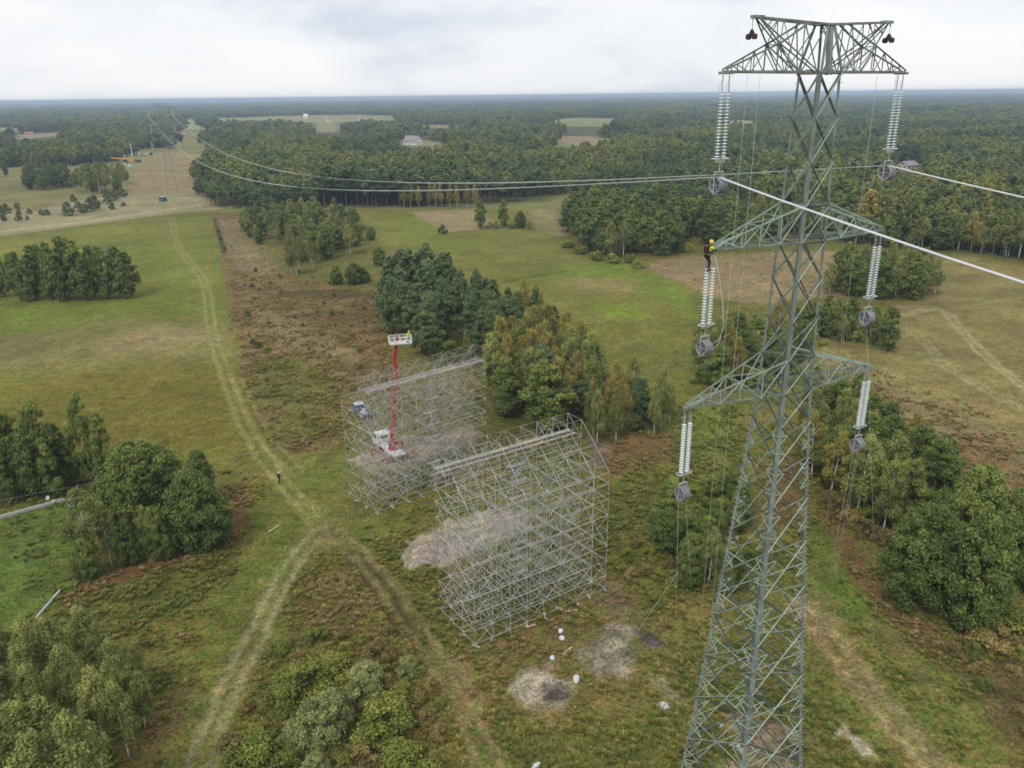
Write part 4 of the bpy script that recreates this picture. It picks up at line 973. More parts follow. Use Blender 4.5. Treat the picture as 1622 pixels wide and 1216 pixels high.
def proto_collection(name, specs):
    c = bpy.data.collections.new(name)
    for i, (kind, seed, n, size, widen) in enumerate(specs):
        mb, V, Q, T = make_tree(kind, seed, n, size, limbs=False)
        tv = np.array([tuple(v) for v in mb.v]); tq = [f for f in mb.f if len(f) == 4]
        V2 = np.concatenate([V, tv]); Q2 = np.concatenate([Q, np.array(tq)+len(V)])
        V2 = V2*np.array([widen, widen, 1])/SPEC[kind]['h']
        me = np_mesh('tree', V2, Q2, [LEAF[SPEC[kind]['leaf']], M[SPEC[kind]['bark']]], np.concatenate([T, np.full(len(tq), 0.5)]))
        mi = np.zeros(len(Q2), np.int32); mi[len(Q):] = 1
        me.polygons.foreach_set('material_index', mi)
        o = bpy.data.objects.new('%s_%02d' % (name, i), me)
        c.objects.link(o)
    return c
def instancer(name, P, idx, rot, scl, coll, label):
    me = bpy.data.meshes.new(name)
    n = len(P)
    me.vertices.add(n)
    me.vertices.foreach_set('co', np.asarray(P, np.float32).ravel())
    a = me.attributes.new('idx', 'INT', 'POINT'); a.data.foreach_set('value', np.asarray(idx, np.int32))
    a = me.attributes.new('rot', 'FLOAT_VECTOR', 'POINT'); a.data.foreach_set('vector', np.asarray(rot, np.float32).ravel())
    a = me.attributes.new('scl', 'FLOAT_VECTOR', 'POINT'); a.data.foreach_set('vector', np.asarray(scl, np.float32).ravel())
    me.update()
    o = bpy.data.objects.new(name, me)
    col.objects.link(o)
    g = bpy.data.node_groups.new(name+'_scatter', 'GeometryNodeTree')
    g.interface.new_socket('Geometry', in_out='INPUT', socket_type='NodeSocketGeometry')
    g.interface.new_socket('Geometry', in_out='OUTPUT', socket_type='NodeSocketGeometry')
    gi = g.nodes.new('NodeGroupInput'); go = g.nodes.new('NodeGroupOutput')
    ip = g.nodes.new('GeometryNodeInstanceOnPoints')
    ci = g.nodes.new('GeometryNodeCollectionInfo')
    ci.inputs['Collection'].default_value = coll
    ci.inputs['Separate Children'].default_value = True
    ci.inputs['Reset Children'].default_value = True
    def na(nm, dt):
        q = g.nodes.new('GeometryNodeInputNamedAttribute'); q.data_type = dt; q.inputs['Name'].default_value = nm
        return q.outputs['Attribute']
    g.links.new(gi.outputs[0], ip.inputs['Points'])
    g.links.new(ci.outputs[0], ip.inputs['Instance'])
    ip.inputs['Pick Instance'].default_value = True
    g.links.new(na('idx', 'INT'), ip.inputs['Instance Index'])
    g.links.new(na('rot', 'FLOAT_VECTOR'), ip.inputs['Rotation'])
    g.links.new(na('scl', 'FLOAT_VECTOR'), ip.inputs['Scale'])
    g.links.new(ip.outputs[0], go.inputs[0])
    md = o.modifiers.new('scatter', 'NODES'); md.node_group = g
    tag(o, label, None, None, 'stuff')
    return o
specs = []
for kind in ('tallpine', 'birch', 'alder', 'autumn'):
    for v in range(3):
        specs.append((kind, 500+v*7+len(kind), 1700, 0.62, 1.15))
FC = proto_collection('forest_tree', specs)
keep = np.array([i not in indset for i in range(len(FP))]) & ~((gap < 0.34) & (fr > 450))
rg = np.random.default_rng(8)
n = int(keep.sum())
idx = ft[keep]*3 + rg.integers(0, 3, n)
rot = np.zeros((n, 3)); rot[:, 2] = rg.random(n)*6.28
wd = np.maximum(1.15, fs[keep]/4.9*0.95)
wd = np.minimum(wd, 7.0)
scl = np.stack([fh[keep]*wd, fh[keep]*wd, fh[keep]*(1+0.02*(wd-1))], 1)
forest = instancer('forest', np.stack([fx[keep], fy[keep], np.full(n, -0.1)], 1), idx, rot, scl, FC, 'mixed pine and birch forest stretching away to the flat horizon')

# ------------------------------------------------------------------ weeds and grass tufts on the rough ground
def tuft_collection():
    c = bpy.data.collections.new('weed')
    mats = [leaf_mat('weed_green', [(0.045, 0.056, 0.014), (0.085, 0.096, 0.024), (0.15, 0.15, 0.045)], 0.25, 0.5),
            leaf_mat('weed_brown', [(0.075, 0.050, 0.024), (0.140, 0.096, 0.045), (0.22, 0.16, 0.085)], 0.2, 0.5),
            leaf_mat('weed_yellow', [(0.080, 0.072, 0.018), (0.130, 0.112, 0.028), (0.21, 0.17, 0.052)], 0.25, 0.5)]
    for i in range(9):
        rng = np.random.default_rng(600+i); n = 46
        ang = rng.random(n)*6.28; r0 = 0.32*rng.random(n)**0.7; hh = 0.22+0.5*rng.random(n)
        b = np.stack([np.cos(ang)*r0, np.sin(ang)*r0, np.zeros(n)], 1)
        out = np.stack([np.cos(ang), np.sin(ang), np.zeros(n)], 1)
        sd_ = np.stack([-np.sin(ang), np.cos(ang), np.zeros(n)], 1)*(0.035+0.06*rng.random(n))[:, None]
        mid = b+out*0.12*rng.random(n)[:, None]+np.array([0, 0, 1])*(hh*0.6)[:, None]
        tip = b+out*(0.1+0.34*rng.random(n))[:, None]+np.array([0, 0, 1])*hh[:, None]
        V = np.stack([b, mid+sd_, tip, mid-sd_], 1).reshape(-1, 3)
        me = np_mesh('weed', V, np.arange(n*4).reshape(-1, 4), [mats[i//3]], np.clip(0.5+rng.normal(size=n)*0.2, 0, 1))
        c.objects.link(bpy.data.objects.new('weed_%02d' % i, me))
    return c
def weeds():
    rng = np.random.default_rng(321)
    N = 700000
    # denser near the drone, over the part of the country seen close
    dep = np.radians(7+44*rng.random(N)**1.25); r = CAM_H/np.tan(dep)
    az = np.radians(-36+72*rng.random(N))
    P = np.stack([r*np.sin(az), r*np.cos(az)], 1)
    C, W, D = ground_colours(P)
    clump = fbm(P[:, 0], P[:, 1], 3.0, 401, 3)
    p = np.clip((W-0.30)*1.4, 0, 1)*np.clip((clump-0.36)*4.0, 0.10, 1)
    k = rng.random(N) < p*0.62
    P = P[k]; C = C[k]; n = len(P)
    red = C[:, 0]/(C[:, 1]+1e-6)
    f = red + rng.normal(size=n)*0.13
    t = np.where(f > 1.30, 1, np.where(f > 1.08, 2, 0))
    t = np.where(rng.random(n) < 0.2, 0, t)
    rot = np.zeros((n, 3)); rot[:, 2] = rng.random(n)*6.28
    s = (0.24+0.40*rng.random(n)**2.5)*(0.6+0.8*clump[k])
    S = np.stack([s*1.3, s*1.3, s], 1)
    print('weeds', n)
    return instancer('weeds', np.stack([P[:, 0], P[:, 1], np.full(n, -0.06)], 1), t*3+rng.integers(0, 3, n), rot, S, tuft_collection(), 'rough weeds and grass tufts on the brown and unmown ground')
weeds()

# ------------------------------------------------------------------ the pylon
TX, TY, TA = 18.56, 50.9, math.radians(26.9)
Z_TOP, Z_PK, Z_MID, Z_LOW = 56.05, 58.9, 46.15, 36.2
L_TOP, L_PK, L_MID, L_LOW = 7.33, 5.27, 7.38, 8.32
def half(z):
    return float(np.interp(z, [0, 2.5, 14.4, 24.5, 30, 36.5, 42, 49, 56, 58.9], [3.55, 3.3, 2.5, 1.88, 1.56, 1.24, 1.10, 1.0, 0.86, 0.5]))
def build_pylon():
    root = empty('transmission_tower', (TX, TY, 0), TA)
    V = Vector
    levels = [0, 4.6, 9.0, 13.2, 17.2, 21.0, 24.7, 28.1, 31.2, 33.9, 36.2, 38.5, 41.1, 43.7, 46.15, 48.4, 51.0, 53.5, Z_TOP]
    def cor(z, sx, sy):
        a = half(z); return V((sx*a, sy*a, z))
    for sx, sy in ((-1, -1), (1, -1), (1, 1), (-1, 1)):
        m = MB()
        top = Z_TOP + 0.1
        zs = [0]+[z for z in levels[1:]]
        for z0, z1 in zip(zs[:-1], zs[1:]):
            w = (0.24 if z0 < 20 else (0.21 if z0 < 38 else 0.17))*THIN[0]
            p, q = cor(z0, sx, sy), cor(z1, sx, sy)
            # an angle section opening to the inside
            a = V((-sx, 0, 0)); b = V((0, -sy, 0))
            n = len(m.v); t = 0.035
            for P_ in (p, q):
                m.v += [P_, P_+a*w, P_+a*w+b*t, P_+a*t+b*t, P_+a*t+b*w, P_+b*w]
            for k in range(6):
                k2 = (k+1) % 6
                m.f.append((n+k, n+k2, n+6+k2, n+6+k))
        leg = m.build('leg', M['tower'], root)
        # step bolts on two legs
        if sx*sy < 0:
            sb = MB()
            for z in np.arange(3, 56, 0.42):
                p = cor(z, sx, sy); d = V((sx, 0, 0)) if int(z/0.42) % 2 else V((0, sy, 0))
                sb.bar(p, p+d*0.2, 0.025)
            sb.build('step_bolts', M['tower_light'], leg)
    faces = [((-1, -1), (1, -1)), ((1, -1), (1, 1)), ((1, 1), (-1, 1)), ((-1, 1), (-1, -1))]
    for fi, (ca, cb) in enumerate(faces):
        lt = MB(); dk = MB()
        nrm = V((ca[0]+cb[0], ca[1]+cb[1], 0)).normalized()
        for li, (z0, z1) in enumerate(zip(levels[:-1], levels[1:])):
            a0, b0, a1, b1 = cor(z0, *ca), cor(z0, *cb), cor(z1, *ca), cor(z1, *cb)
            w = 0.085 if z0 < 20 else 0.08
            off = nrm*0.03
            L_, K_ = (lt, dk) if fi in (0, 3) else (dk, lt)  # lit and shaded tones swap by face, so light slants agree in view
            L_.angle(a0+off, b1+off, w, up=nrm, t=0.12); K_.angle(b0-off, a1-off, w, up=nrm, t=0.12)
            if z0 in (4.6, 13.2, 17.2, 36.2, 38.5, 46.15, 48.4): dk.angle(a0, b0, 0.09, up=nrm, t=0.15)
            if z0 < 33:
                # secondary bracing from the legs to the diagonals
                mid = (a0+b1)*0.5*0.5 + (b0+a1)*0.5*0.5
                zq = z0+(z1-z0)*0.25; zh = (z0+z1)/2; zt = z0+(z1-z0)*0.75
                for c, o_, d0, d1 in ((ca, cb, a0, b1), (cb, ca, b0, a1)):
                    q1 = d0.lerp(d1, 0.25); 
                    lt.bar(cor(zq*0.5+z0*0.5, *c).lerp(cor(zh, *c), 0.5), q1, 0.042)
                    lt.bar(cor(zh, *c), q1, 0.042)
                    e0 = (cor(z1, *c)); q2 = e0.lerp(d0 if False else (b0 if c == ca else a0), 0.25)
                    lt.bar(cor(zh, *c), q2, 0.042)
                    lt.bar(cor(zt, *c), q2, 0.042)
                    if z0 < 22:
                        lt.bar(cor(zh, *c), mid, 0.042)
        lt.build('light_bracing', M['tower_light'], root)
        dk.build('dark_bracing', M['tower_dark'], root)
    # plan bracing
    for z in (13.2, 36.2, 38.5, 46.15, 48.4, 56.0):
        pb = MB()
        pb.bar(cor(z, -1, -1), cor(z, 1, 1), 0.06); pb.bar(cor(z, 1, -1), cor(z, -1, 1), 0.06)
        pb.build('plan_bracing', M['tower'], root)
    # lower and middle arms
    def arm(zb, zt, L, s):
        m = MB(); lt = MB(); ab = half(zb); at_ = half(zt)
        tip = [V((s*L, y*0.16, zb)) for y in (-1, 1)]
        bs = [V((s*ab, y*ab, zb)) for y in (-1, 1)]; ts = [V((s*at_, y*at_, zt)) for y in (-1, 1)]
        tt = [V((s*L, y*0.12, zb+0.14)) for y in (-1, 1)]
        for i in (0, 1):
            m.angle(bs[i], tip[i], 0.12, t=0.15); (lt if True else m).angle(ts[i], tt[i], 0.11, t=0.15)
        n = 5
        f = [0, 0.25, 0.48, 0.68, 0.85, 1.0]
        for i in (0, 1):
            for k in range(n):
                b0 = bs[i].lerp(tip[i], f[k]); b1 = bs[i].lerp(tip[i], f[k+1]); t0 = ts[i].lerp(tt[i], f[k]); t1 = ts[i].lerp(tt[i], f[k+1])
                if k: lt.bar(b0, t0, 0.045)
                lt.bar(b0 if k % 2 else b1, t1 if k % 2 else t0, 0.05)
        for k in range(n):
            A = [x.lerp(y, f[k]) for x, y in zip(bs, tip)]; B = [x.lerp(y, f[k+1]) for x, y in zip(bs, tip)]
            m.bar(A[0], B[1], 0.045); m.bar(A[1], B[0], 0.045); m.bar(A[0], A[1], 0.05)
            A = [x.lerp(y, f[k]) for x, y in zip(ts, tt)]; B = [x.lerp(y, f[k+1]) for x, y in zip(ts, tt)]
            if k % 2: lt.bar(A[0], B[1], 0.042)
            if k: lt.bar(A[0], A[1], 0.042)
        m.box((s*(L-0.1), 0, zb+0.02), 0.62, 0.42, 0.09)
        m.box((s*(L-0.05), 0, zb-0.1), 0.5, 0.1, 0.2)
        o = m.build('cross_arm', M['tower'], root)
        lt.build('arm_bracing', M['tower_light'], o)
    for s in (-1, 1):
        arm(Z_LOW, 38.5, L_LOW, s)
        arm(Z_MID, 48.4, L_MID, s)
    # top arm with the earth wire horns above it
    for s in (-1, 1):
        m = MB(); lt = MB(); a = half(Z_TOP)
        tip = [V((s*L_TOP, y*0.16, Z_TOP)) for y in (-1, 1)]
        bs = [V((0, y*a, Z_TOP)) for y in (-1, 1)]
        N = [V((s*3.9, y*0.52, 57.55)) for y in (-1, 1)]
        pk = [V((s*L_PK, y*0.14, Z_PK)) for y in (-1, 1)]
        tc_ = [V((0, y*0.42, Z_PK-0.25)) for y in (-1, 1)]
        bf = lambda i, f: bs[i].lerp(tip[i], f)
        for i in (0, 1):
            m.angle(bs[i], tip[i], 0.13, t=0.2)
            m.angle(N[i], tip[i]+V((0, 0, 0.12)), 0.10, t=0.15)
            m.angle(pk[i], N[i], 0.10, t=0.15)
            m.angle(tc_[i], pk[i], 0.10, t=0.2)
            m.angle(N[i], tc_[i].lerp(pk[i], 0.30), 0.085, t=0.15)
            m.angle(N[i], bf(i, 0.16), 0.085, t=0.15)
            m.angle(pk[i], bf(i, 0.12), 0.085, t=0.15)
            lt.bar(N[i], bf(i, 0.36), 0.05); lt.bar(tc_[i].lerp(pk[i], 0.36), bf(i, 0.14), 0.06)
            lt.bar(tc_[i].lerp(pk[i], 0.36), bf(i, 0.30), 0.05); lt.bar(tc_[i].lerp(pk[i], 0.66), N[i], 0.05)
            lt.bar(tc_[i].lerp(pk[i], 0.66), N[i].lerp(bf(i, 0.16), 0.35), 0.042)
            lt.bar(tc_[i].lerp(pk[i], 0.05), bf(i, 0.30), 0.05)
            lt.bar(tc_[i].lerp(pk[i], 0.84), N[i].lerp(pk[i], 0.5), 0.042); lt.bar(tc_[i].lerp(pk[i], 0.74), N[i].lerp(pk[i], 0.5), 0.042)
            fr_ = [0.30, 0.42, 0.54, 0.66, 0.78, 0.90]
            for k, f in enumerate(fr_):
                x = s*L_TOP*f
                def up(ff):
                    xx = s*L_TOP*ff
                    if abs(xx) < 3.9: return N[i].lerp(tc_[i], 0.0)
                    return N[i].lerp(tip[i]+V((0, 0, 0.12)), (abs(xx)-3.9)/(L_TOP-3.9))
                if abs(x) > 3.9: lt.bar(bf(i, f), up(f), 0.042)
                if k < len(fr_)-1: lt.bar(bf(i, fr_[k+1] if k % 2 else f), up(f if k % 2 else fr_[k+1]), 0.042)
        for f in (0.14, 0.3, 0.45, 0.6, 0.75, 0.9):
            lt.bar(bf(0, f), bf(1, f), 0.042); lt.bar(bf(0, f), bf(1, min(1, f+0.15)), 0.042)
        for f in (0.36, 0.66, 0.9):
            lt.bar(tc_[0].lerp(pk[0], f), tc_[1].lerp(pk[1], f), 0.042); lt.bar(tc_[0].lerp(pk[0], f), tc_[1].lerp(pk[1], f-0.3), 0.042)
        lt.bar(N[0], N[1], 0.05); lt.bar(N[0], bf(1, 0.3), 0.042); lt.bar(N[1], bf(0, 0.3), 0.042)
        m.box((s*(L_TOP-0.15), 0, Z_TOP), 0.75, 0.46, 0.14)
        m.box((s*(L_PK-0.05), 0, Z_PK+0.06), 0.75, 0.36, 0.16)
        o = m.build('top_arm', M['tower'], root)
        lt.build('arm_bracing', M['tower'], o)
    m = MB()
    for sx in (-1, 1):
        for sy in (-1, 1):
            m.angle(V((sx*half(Z_TOP), sy*half(Z_TOP), Z_TOP)), V((sx*0.25, sy*0.42, Z_PK-0.2)), 0.12)
    m.angle(V((-half(Z_TOP)*0.2, -half(Z_TOP), Z_TOP-0.1)), V((0, -0.42, Z_PK-0.2)), 0.24)
    m.box((0, 0, Z_PK-0.2), 0.9, 1.05, 0.1)
    for sy in (-1, 1):
        m.box((0, sy*half(Z_TOP), Z_TOP+0.08), 0.45, 0.05, 0.3)
    m.build('top_frame', M['tower'], root)
    gp_ = MB()
    for sx, sy in ((-1, -1), (1, -1), (1, 1), (-1, 1)):
        for z in levels[1:-1]:
            c = cor(z, sx, sy)
            gp_.box(c-V((sx*0.14, -sy*0.0, 0)), 0.2, 0.03, 0.2)
            gp_.box(c-V((0, sy*0.14, 0)), 0.03, 0.2, 0.2)
    gp_.build('gusset_plates', M['tower'], root)
    for sx, sy in ((-1, -1), (1, -1), (1, 1), (-1, 1)):
        f = MB(); f.box(cor(0, sx, sy)-V((0, 0, 0.1)), 0.9, 0.9, 0.7, taper=0.8)
        f.build('footing', M['concrete'], root)
    tag(root, 'tall green lattice transmission tower with three arm levels at the right', 'pylon')
    return root
pylon = build_pylon()
E1 = np.array([math.cos(TA), math.sin(TA), 0]); E2 = np.array([-math.sin(TA), math.cos(TA), 0]); T0 = np.array([TX, TY, 0])
def tw(s, t, z): return T0+E1*s+E2*t+np.array([0, 0, z])

def insulator_set():
    """double string of glass discs hanging 4.75 m below the arm tip, origin at the tip"""
    r = empty('insulator_string', (0, 0, 0), TA)
    for x in (-0.24, 0.24):
        m = MB()
        n = 20; z0 = -1.02; st = (4.55-1.02)/n
        for i in range(n):
            z = z0-i*st
            m.lathe([(0.02, z), (0.035, z-0.01), (0.04, z-0.03), (0.155, z-0.055), (0.16, z-0.075), (0.10, z-0.085), (0.03, z-0.07), (0.02, z-st)], (x, 0, 0), 14)
        o = m.build('disc_string', M['glass'], r, True)
        h = MB()
        h.tube([(x, 0, -0.05), (x, 0, -0.55)], 0.03, 6); h.tube([(x, 0, -0.55), (x, 0, -1.03)], 0.02, 6)
        for k in range(5): h.ring((x, 0, -0.55-0.09*k), 0.045, 0.018, (0, 0, 1), 10, 4)
        h.tube([(x-0.03, 0, -0.35), (x-0.17, 0, -0.5), (x-0.19, 0, -0.95)], 0.012, 5)
        h.build('hanger', M['steel'], o)
    y = MB()
    y.box((0, 0, -4.70), 0.75, 0.04, 0.14); y.tube([(0, 0, -4.7), (0, 0, -5.12)], 0.03, 6)
    y.bar((-0.24, 0, -4.5), (-0.24, 0, -4.72), 0.05); y.bar((0.24, 0, -4.5), (0.24, 0, -4.72), 0.05)
    y.build('yoke', M['steel'], r)
    for s in (-1, 1):
        g = MB(); g.ring((s*0.34, 0, -4.55), 0.22, 0.028, (0, 0, 1), 20, 6, 1.0)
        g.bar((s*0.12, 0, -4.55), (s*0.24, 0, -4.68), 0.03)
        g.build('guard_ring', M['alu'], r, True)
    return r
def stringing_block():
    """running block with four big sheaves, origin at the yoke pin"""
    r = empty('stringing_block', (0, 0, 0), TA)
    f = MB()
    f.tube([(0, 0, 0.02), (0, 0, -0.16)], 0.035, 6); f.box((0, 0, -0.2), 0.66, 0.12, 0.06)
    for x in (-0.33, 0.33):
        f.box((x, 0, -0.62), 0.03, 0.09, 0.88)
    f.tube([(-0.36, 0, -0.95), (0.36, 0, -0.95)], 0.04, 8)
    f.box((0, 0, -1.46), 0.66, 0.16, 0.04); f.box((-0.33, 0, -1.28), 0.03, 0.09, 0.4); f.box((0.33, 0, -1.28), 0.03, 0.09, 0.4)
    f.build('frame', M['steel'], r)
    for x in (-0.225, -0.075, 0.075, 0.225):
        w = MB()
        w.lathe([(0.46, -0.055), (0.49, -0.05), (0.42, 0.0), (0.49, 0.05), (0.46, 0.055), (0.40, 0.03), (0.40, -0.03), (0.46, -0.055)], (x, 0, -0.95), 28, (1, 0, 0))
        for k in range(6):
            a = PI/3*k
            w.bar((x, 0, -0.95), (x, 0.41*math.cos(a), -0.95+0.41*math.sin(a)), 0.05)
        w.lathe([(0.0, -0.05), (0.09, -0.05), (0.09, 0.05), (0.0, 0.05)], (x, 0, -0.95), 12, (1, 0, 0))
        w.build('sheave', M['sheave'], r)
    return r
ins0 = insulator_set(); blk0 = stringing_block()
TIPS = [(-1, L_TOP-0.18, Z_TOP, 'top left', 'glass insulator pair under the top left arm carrying a strung block'), (1, L_TOP-0.18, Z_TOP, 'top right', 'glass insulator pair under the top right arm carrying a strung block'),
        (-1, L_MID-0.1, Z_MID, 'middle left', 'glass insulator pair below the climbing lineman on the middle left arm'), (1, L_MID-0.1, Z_MID, 'middle right', 'glass insulator pair under the middle right arm with an empty block'),
        (-1, L_LOW-0.1, Z_LOW, 'bottom left', 'glass insulator pair under the lowest left arm with ropes below'), (1, L_LOW-0.1, Z_LOW, 'bottom right', 'glass insulator pair under the lowest right arm before the wood')]
BLAB = ['four sheave block carrying the left conductors under the top left arm', 'four sheave block carrying the right conductors under the top right arm', 'empty sheave block with looped ropes below the lineman', 'empty sheave block hanging under the middle right arm',
        'empty sheave block hanging under the lowest left arm', 'empty sheave block hanging under the lowest right arm']
for i, (s, L, z, nm, lb) in enumerate(TIPS):
    a = ins0 if i == 0 else copy_tree(ins0); b = blk0 if i == 0 else copy_tree(blk0)
    a.location = tw(s*L, 0, z-0.06); b.location = tw(s*L, 0, z-5.16)
    tag(a, lb, 'insulator', 'insulator strings of the pylon'); tag(b, BLAB[i], 'pulley block', 'stringing blocks of the pylon')
def earth_pulley():
    r = empty('earth_wire_roller', (0, 0, 0), TA)
    m = MB(); m.tube([(0, 0, 0), (0, 0, -0.75)], 0.02, 6); m.ring((0, 0, -0.2), 0.05, 0.02, (1, 0, 0), 10, 4); m.build('hanger', M['steel'], r)
    m = MB(); m.bar((0, 0, -0.7), (0, -0.22, -1.0), 0.07, 0.1); m.bar((0, 0, -0.7), (0, 0.22, -1.0), 0.07, 0.1); m.bar((0, -0.3, -1.05), (0, 0.3, -1.05), 0.07); m.bar((0, 0, -0.68), (0, 0, -1.1), 0.08)
    m.build('cradle', M['rust'], r)
    for y in (-0.24, 0.24):
        w = MB(); w.lathe([(0.0, -0.08), (0.16, -0.08), (0.11, 0), (0.16, 0.08), (0.0, 0.08)], (0, y, -1.06), 16, (1, 0, 0)); w.build('roller', M['rust'], r)
    return r
ep = earth_pulley()
for s in (-1, 1):
    q = ep if s < 0 else copy_tree(ep)
    q.location = tw(s*(L_PK+0.28), 0, Z_PK+0.1)
    tag(q, 'rusty twin roller hanging from the %s horn of the pylon top' % ('left' if s < 0 else 'right'), 'pulley', 'earth wire rollers')

# ------------------------------------------------------------------ the next pylons of the line
FB = at(275, 313)
FS = 0.90                               # the next pylon is a little lower
TA2 = math.radians(25.5)
THIN[0] = 0.5
far_p = build_pylon()
THIN[0] = 1.0
far_p.scale = (FS, FS, FS); far_p.location = (FB[0], FB[1], 0); far_p.rotation_euler = (0, 0, TA2)
tag(far_p, 'next lattice transmission tower of the line, far off in the corridor on the left', 'pylon')
D2 = np.array([math.cos(TA2), math.sin(TA2), 0])
def fw(s, z): return np.array([FB[0], FB[1], 0])+D2*s*FS+np.array([0, 0, z*FS])
for i, (s, L, z, nm, lb) in enumerate(TIPS):
    q = copy_tree(ins0); q.location = fw(s*L, z-0.06)
    tag(q, 'white insulator pair under the %s arm of the far pylon in the corridor' % nm, 'insulator', 'insulator strings of the far pylon')
for px, py, lb in [(305, 184, 'small hazy lattice tower at the far end of the corridor')]:
    b = at(px, py)
    q = copy_tree(far_p); q.location = (b[0], b[1], 0); q.rotation_euler = (0, 0, math.radians(10)); tag(q, lb, 'pylon')

# ------------------------------------------------------------------ conductors
def span(p, q, sag, n=60, t1=1.0):
    out = []
    for i in range(n+1):
        t = i/n*t1
        v = np.asarray(p)*(1-t)+np.asarray(q)*t
        v = v-np.array([0, 0, 4*sag*t*(1-t)])
        out.append(v)
    return out
WIRES = {}
def conductors():
    for s, nm, sag, drop in ((-1, 'left', SAG_L, DROP_L), (1, 'right', SAG_R, DROP_R)):
        L = L_TOP-0.18
        for k, off in enumerate((-0.10, 0.0, 0.10)):
            p = tw(s*L+off, 0, Z_TOP-5.16-0.95+0.46)
            q = fw(s*L+off*1.6, Z_TOP-5.3)
            far = [v + D2*off*5.0*min(1.0, i/14)*min(1.0, (60-i)/6) for i, v in enumerate(span(p, q, sag+0.12*(k-1)))]
            d = (p-q); d[2] = 0; d /= np.linalg.norm(d)
            back = [p+d*t+np.array([0, 0, -drop*t+0.0012*t*t]) for t in (2, 5, 10, 15, 20, 30, 45, 70, 110)]
            pts = list(reversed(back))+far
            m = MB(); m.tube(pts, 0.023, 6)
            o = m.build('conductor', M['alu'], None, True)
            tag(o, 'silver conductor in the %s bundle running over the %s top block' % (nm, nm), 'power line', 'conductors of the %s bundle' % nm)
SAG_L, DROP_L, SAG_R, DROP_R = 13.4, 0.165, 13.0, 0.135
conductors()
def rope(pts, label, group, r=0.010, mat='rope'):
    m = MB(); m.tube(pts, r, 5)
    return tag(m.build('rope', M[mat], None, True), label, 'rope', group)
g = 'ropes hanging from the pylon'
for s in (-5.6, -4.65):
    rope([tw(s, 0, Z_TOP-0.1), tw(s, 0.1, 28), tw(s, 0, 0)], 'thin rope hanging straight down from the %s of the top left arm' % ('outer part' if s < -5 else 'inner part'), g)
gr = at(1290, 1062); rope([tw(5.0, 0, Z_TOP-0.1), tw(5.1, 0, 40), gr], 'thin rope slanting from the top right arm to the grass', g)
tt = tw(L_TOP-0.6, 0, Z_TOP-0.1); rope([tt, tw(L_MID-0.4, 0, Z_MID+0.1)], 'thin rope between the top right arm tip and the middle right arm', g)
for k, (dx, px, py) in enumerate([(-0.3, 1068, 1130), (0.3, 1098, 1010)]):
    b = at(px, py); rope([tw(-L_LOW+0.1+dx, 0, Z_LOW-6.5), b], 'rope hanging from the lowest left block, %s one' % ('left' if dx < 0 else 'right'), g)
for k, (dx, px, py) in enumerate([(-0.3, 1284, 1065), (0.1, 1292, 1058), (0.3, 1296, 1060)]):
    b = at(px, py); rope([tw(L_LOW-0.1+dx, 0, Z_LOW-6.5), b], 'rope slanting from the lowest right block to the grass beside the pylon', 'ropes of the lowest right block')
b = at(1392, 1080); rope([tw(L_MID-0.1, 0, Z_MID-6.5), b], 'long rope hanging from the middle right block to the grass on the right', g)
b = at(1008, 1002); rope([at(1074, 905, 6.0), b], 'short slack rope slanting to the dark sand left of the pylon', g, 0.02)
c0 = tw(-L_MID+0.25, -0.1, Z_MID-0.2)
rope([c0, tw(-L_MID+0.7, -0.2, Z_MID-1.6), tw(-L_MID+1.1, -0.3, Z_MID-3.4), tw(-L_MID+1.25, -0.35, Z_MID-4.8), tw(-L_MID+1.0, -0.3, Z_MID-5.6), tw(-L_MID+0.55, -0.15, Z_MID-5.95), tw(-L_MID+0.2, 0, Z_MID-5.8)], 'outer rope loop hanging beside the middle left insulators', g, 0.012, 'offwhite')
rope([c0, tw(-L_MID+0.75, -0.1, Z_MID-1.7), tw(-L_MID+1.15, -0.15, Z_MID-3.4), tw(-L_MID+1.3, -0.2, Z_MID-4.9), tw(-L_MID+1.1, -0.2, Z_MID-5.9), tw(-L_MID+0.6, -0.1, Z_MID-6.35), tw(-L_MID+0.2, 0, Z_MID-6.3)], 'inner rope loop hanging beside the middle left block', g, 0.012, 'offwhite')
# the low line crossing between the scaffolds
for (x0, y0, x1, y1, z, lb) in [(0, 788, 1246, 545, 8.5, 'thin wire of the low line crossing before the near scaffold top'), (640, 668, 1250, 526, 9.0, 'thin wire of the low line crossing behind the autumn grove')]:
    a, b = at(x0, y0, z), at(x1, y1, z); d = (b-a)/np.linalg.norm(b-a)
    m = MB(); m.tube(span(a-d*(25 if x0 == 0 else 0), b+d*60, 0.8, 30), 0.011, 5)
    tag(m.build('wire', M['steel'], None, True), lb, 'wire')

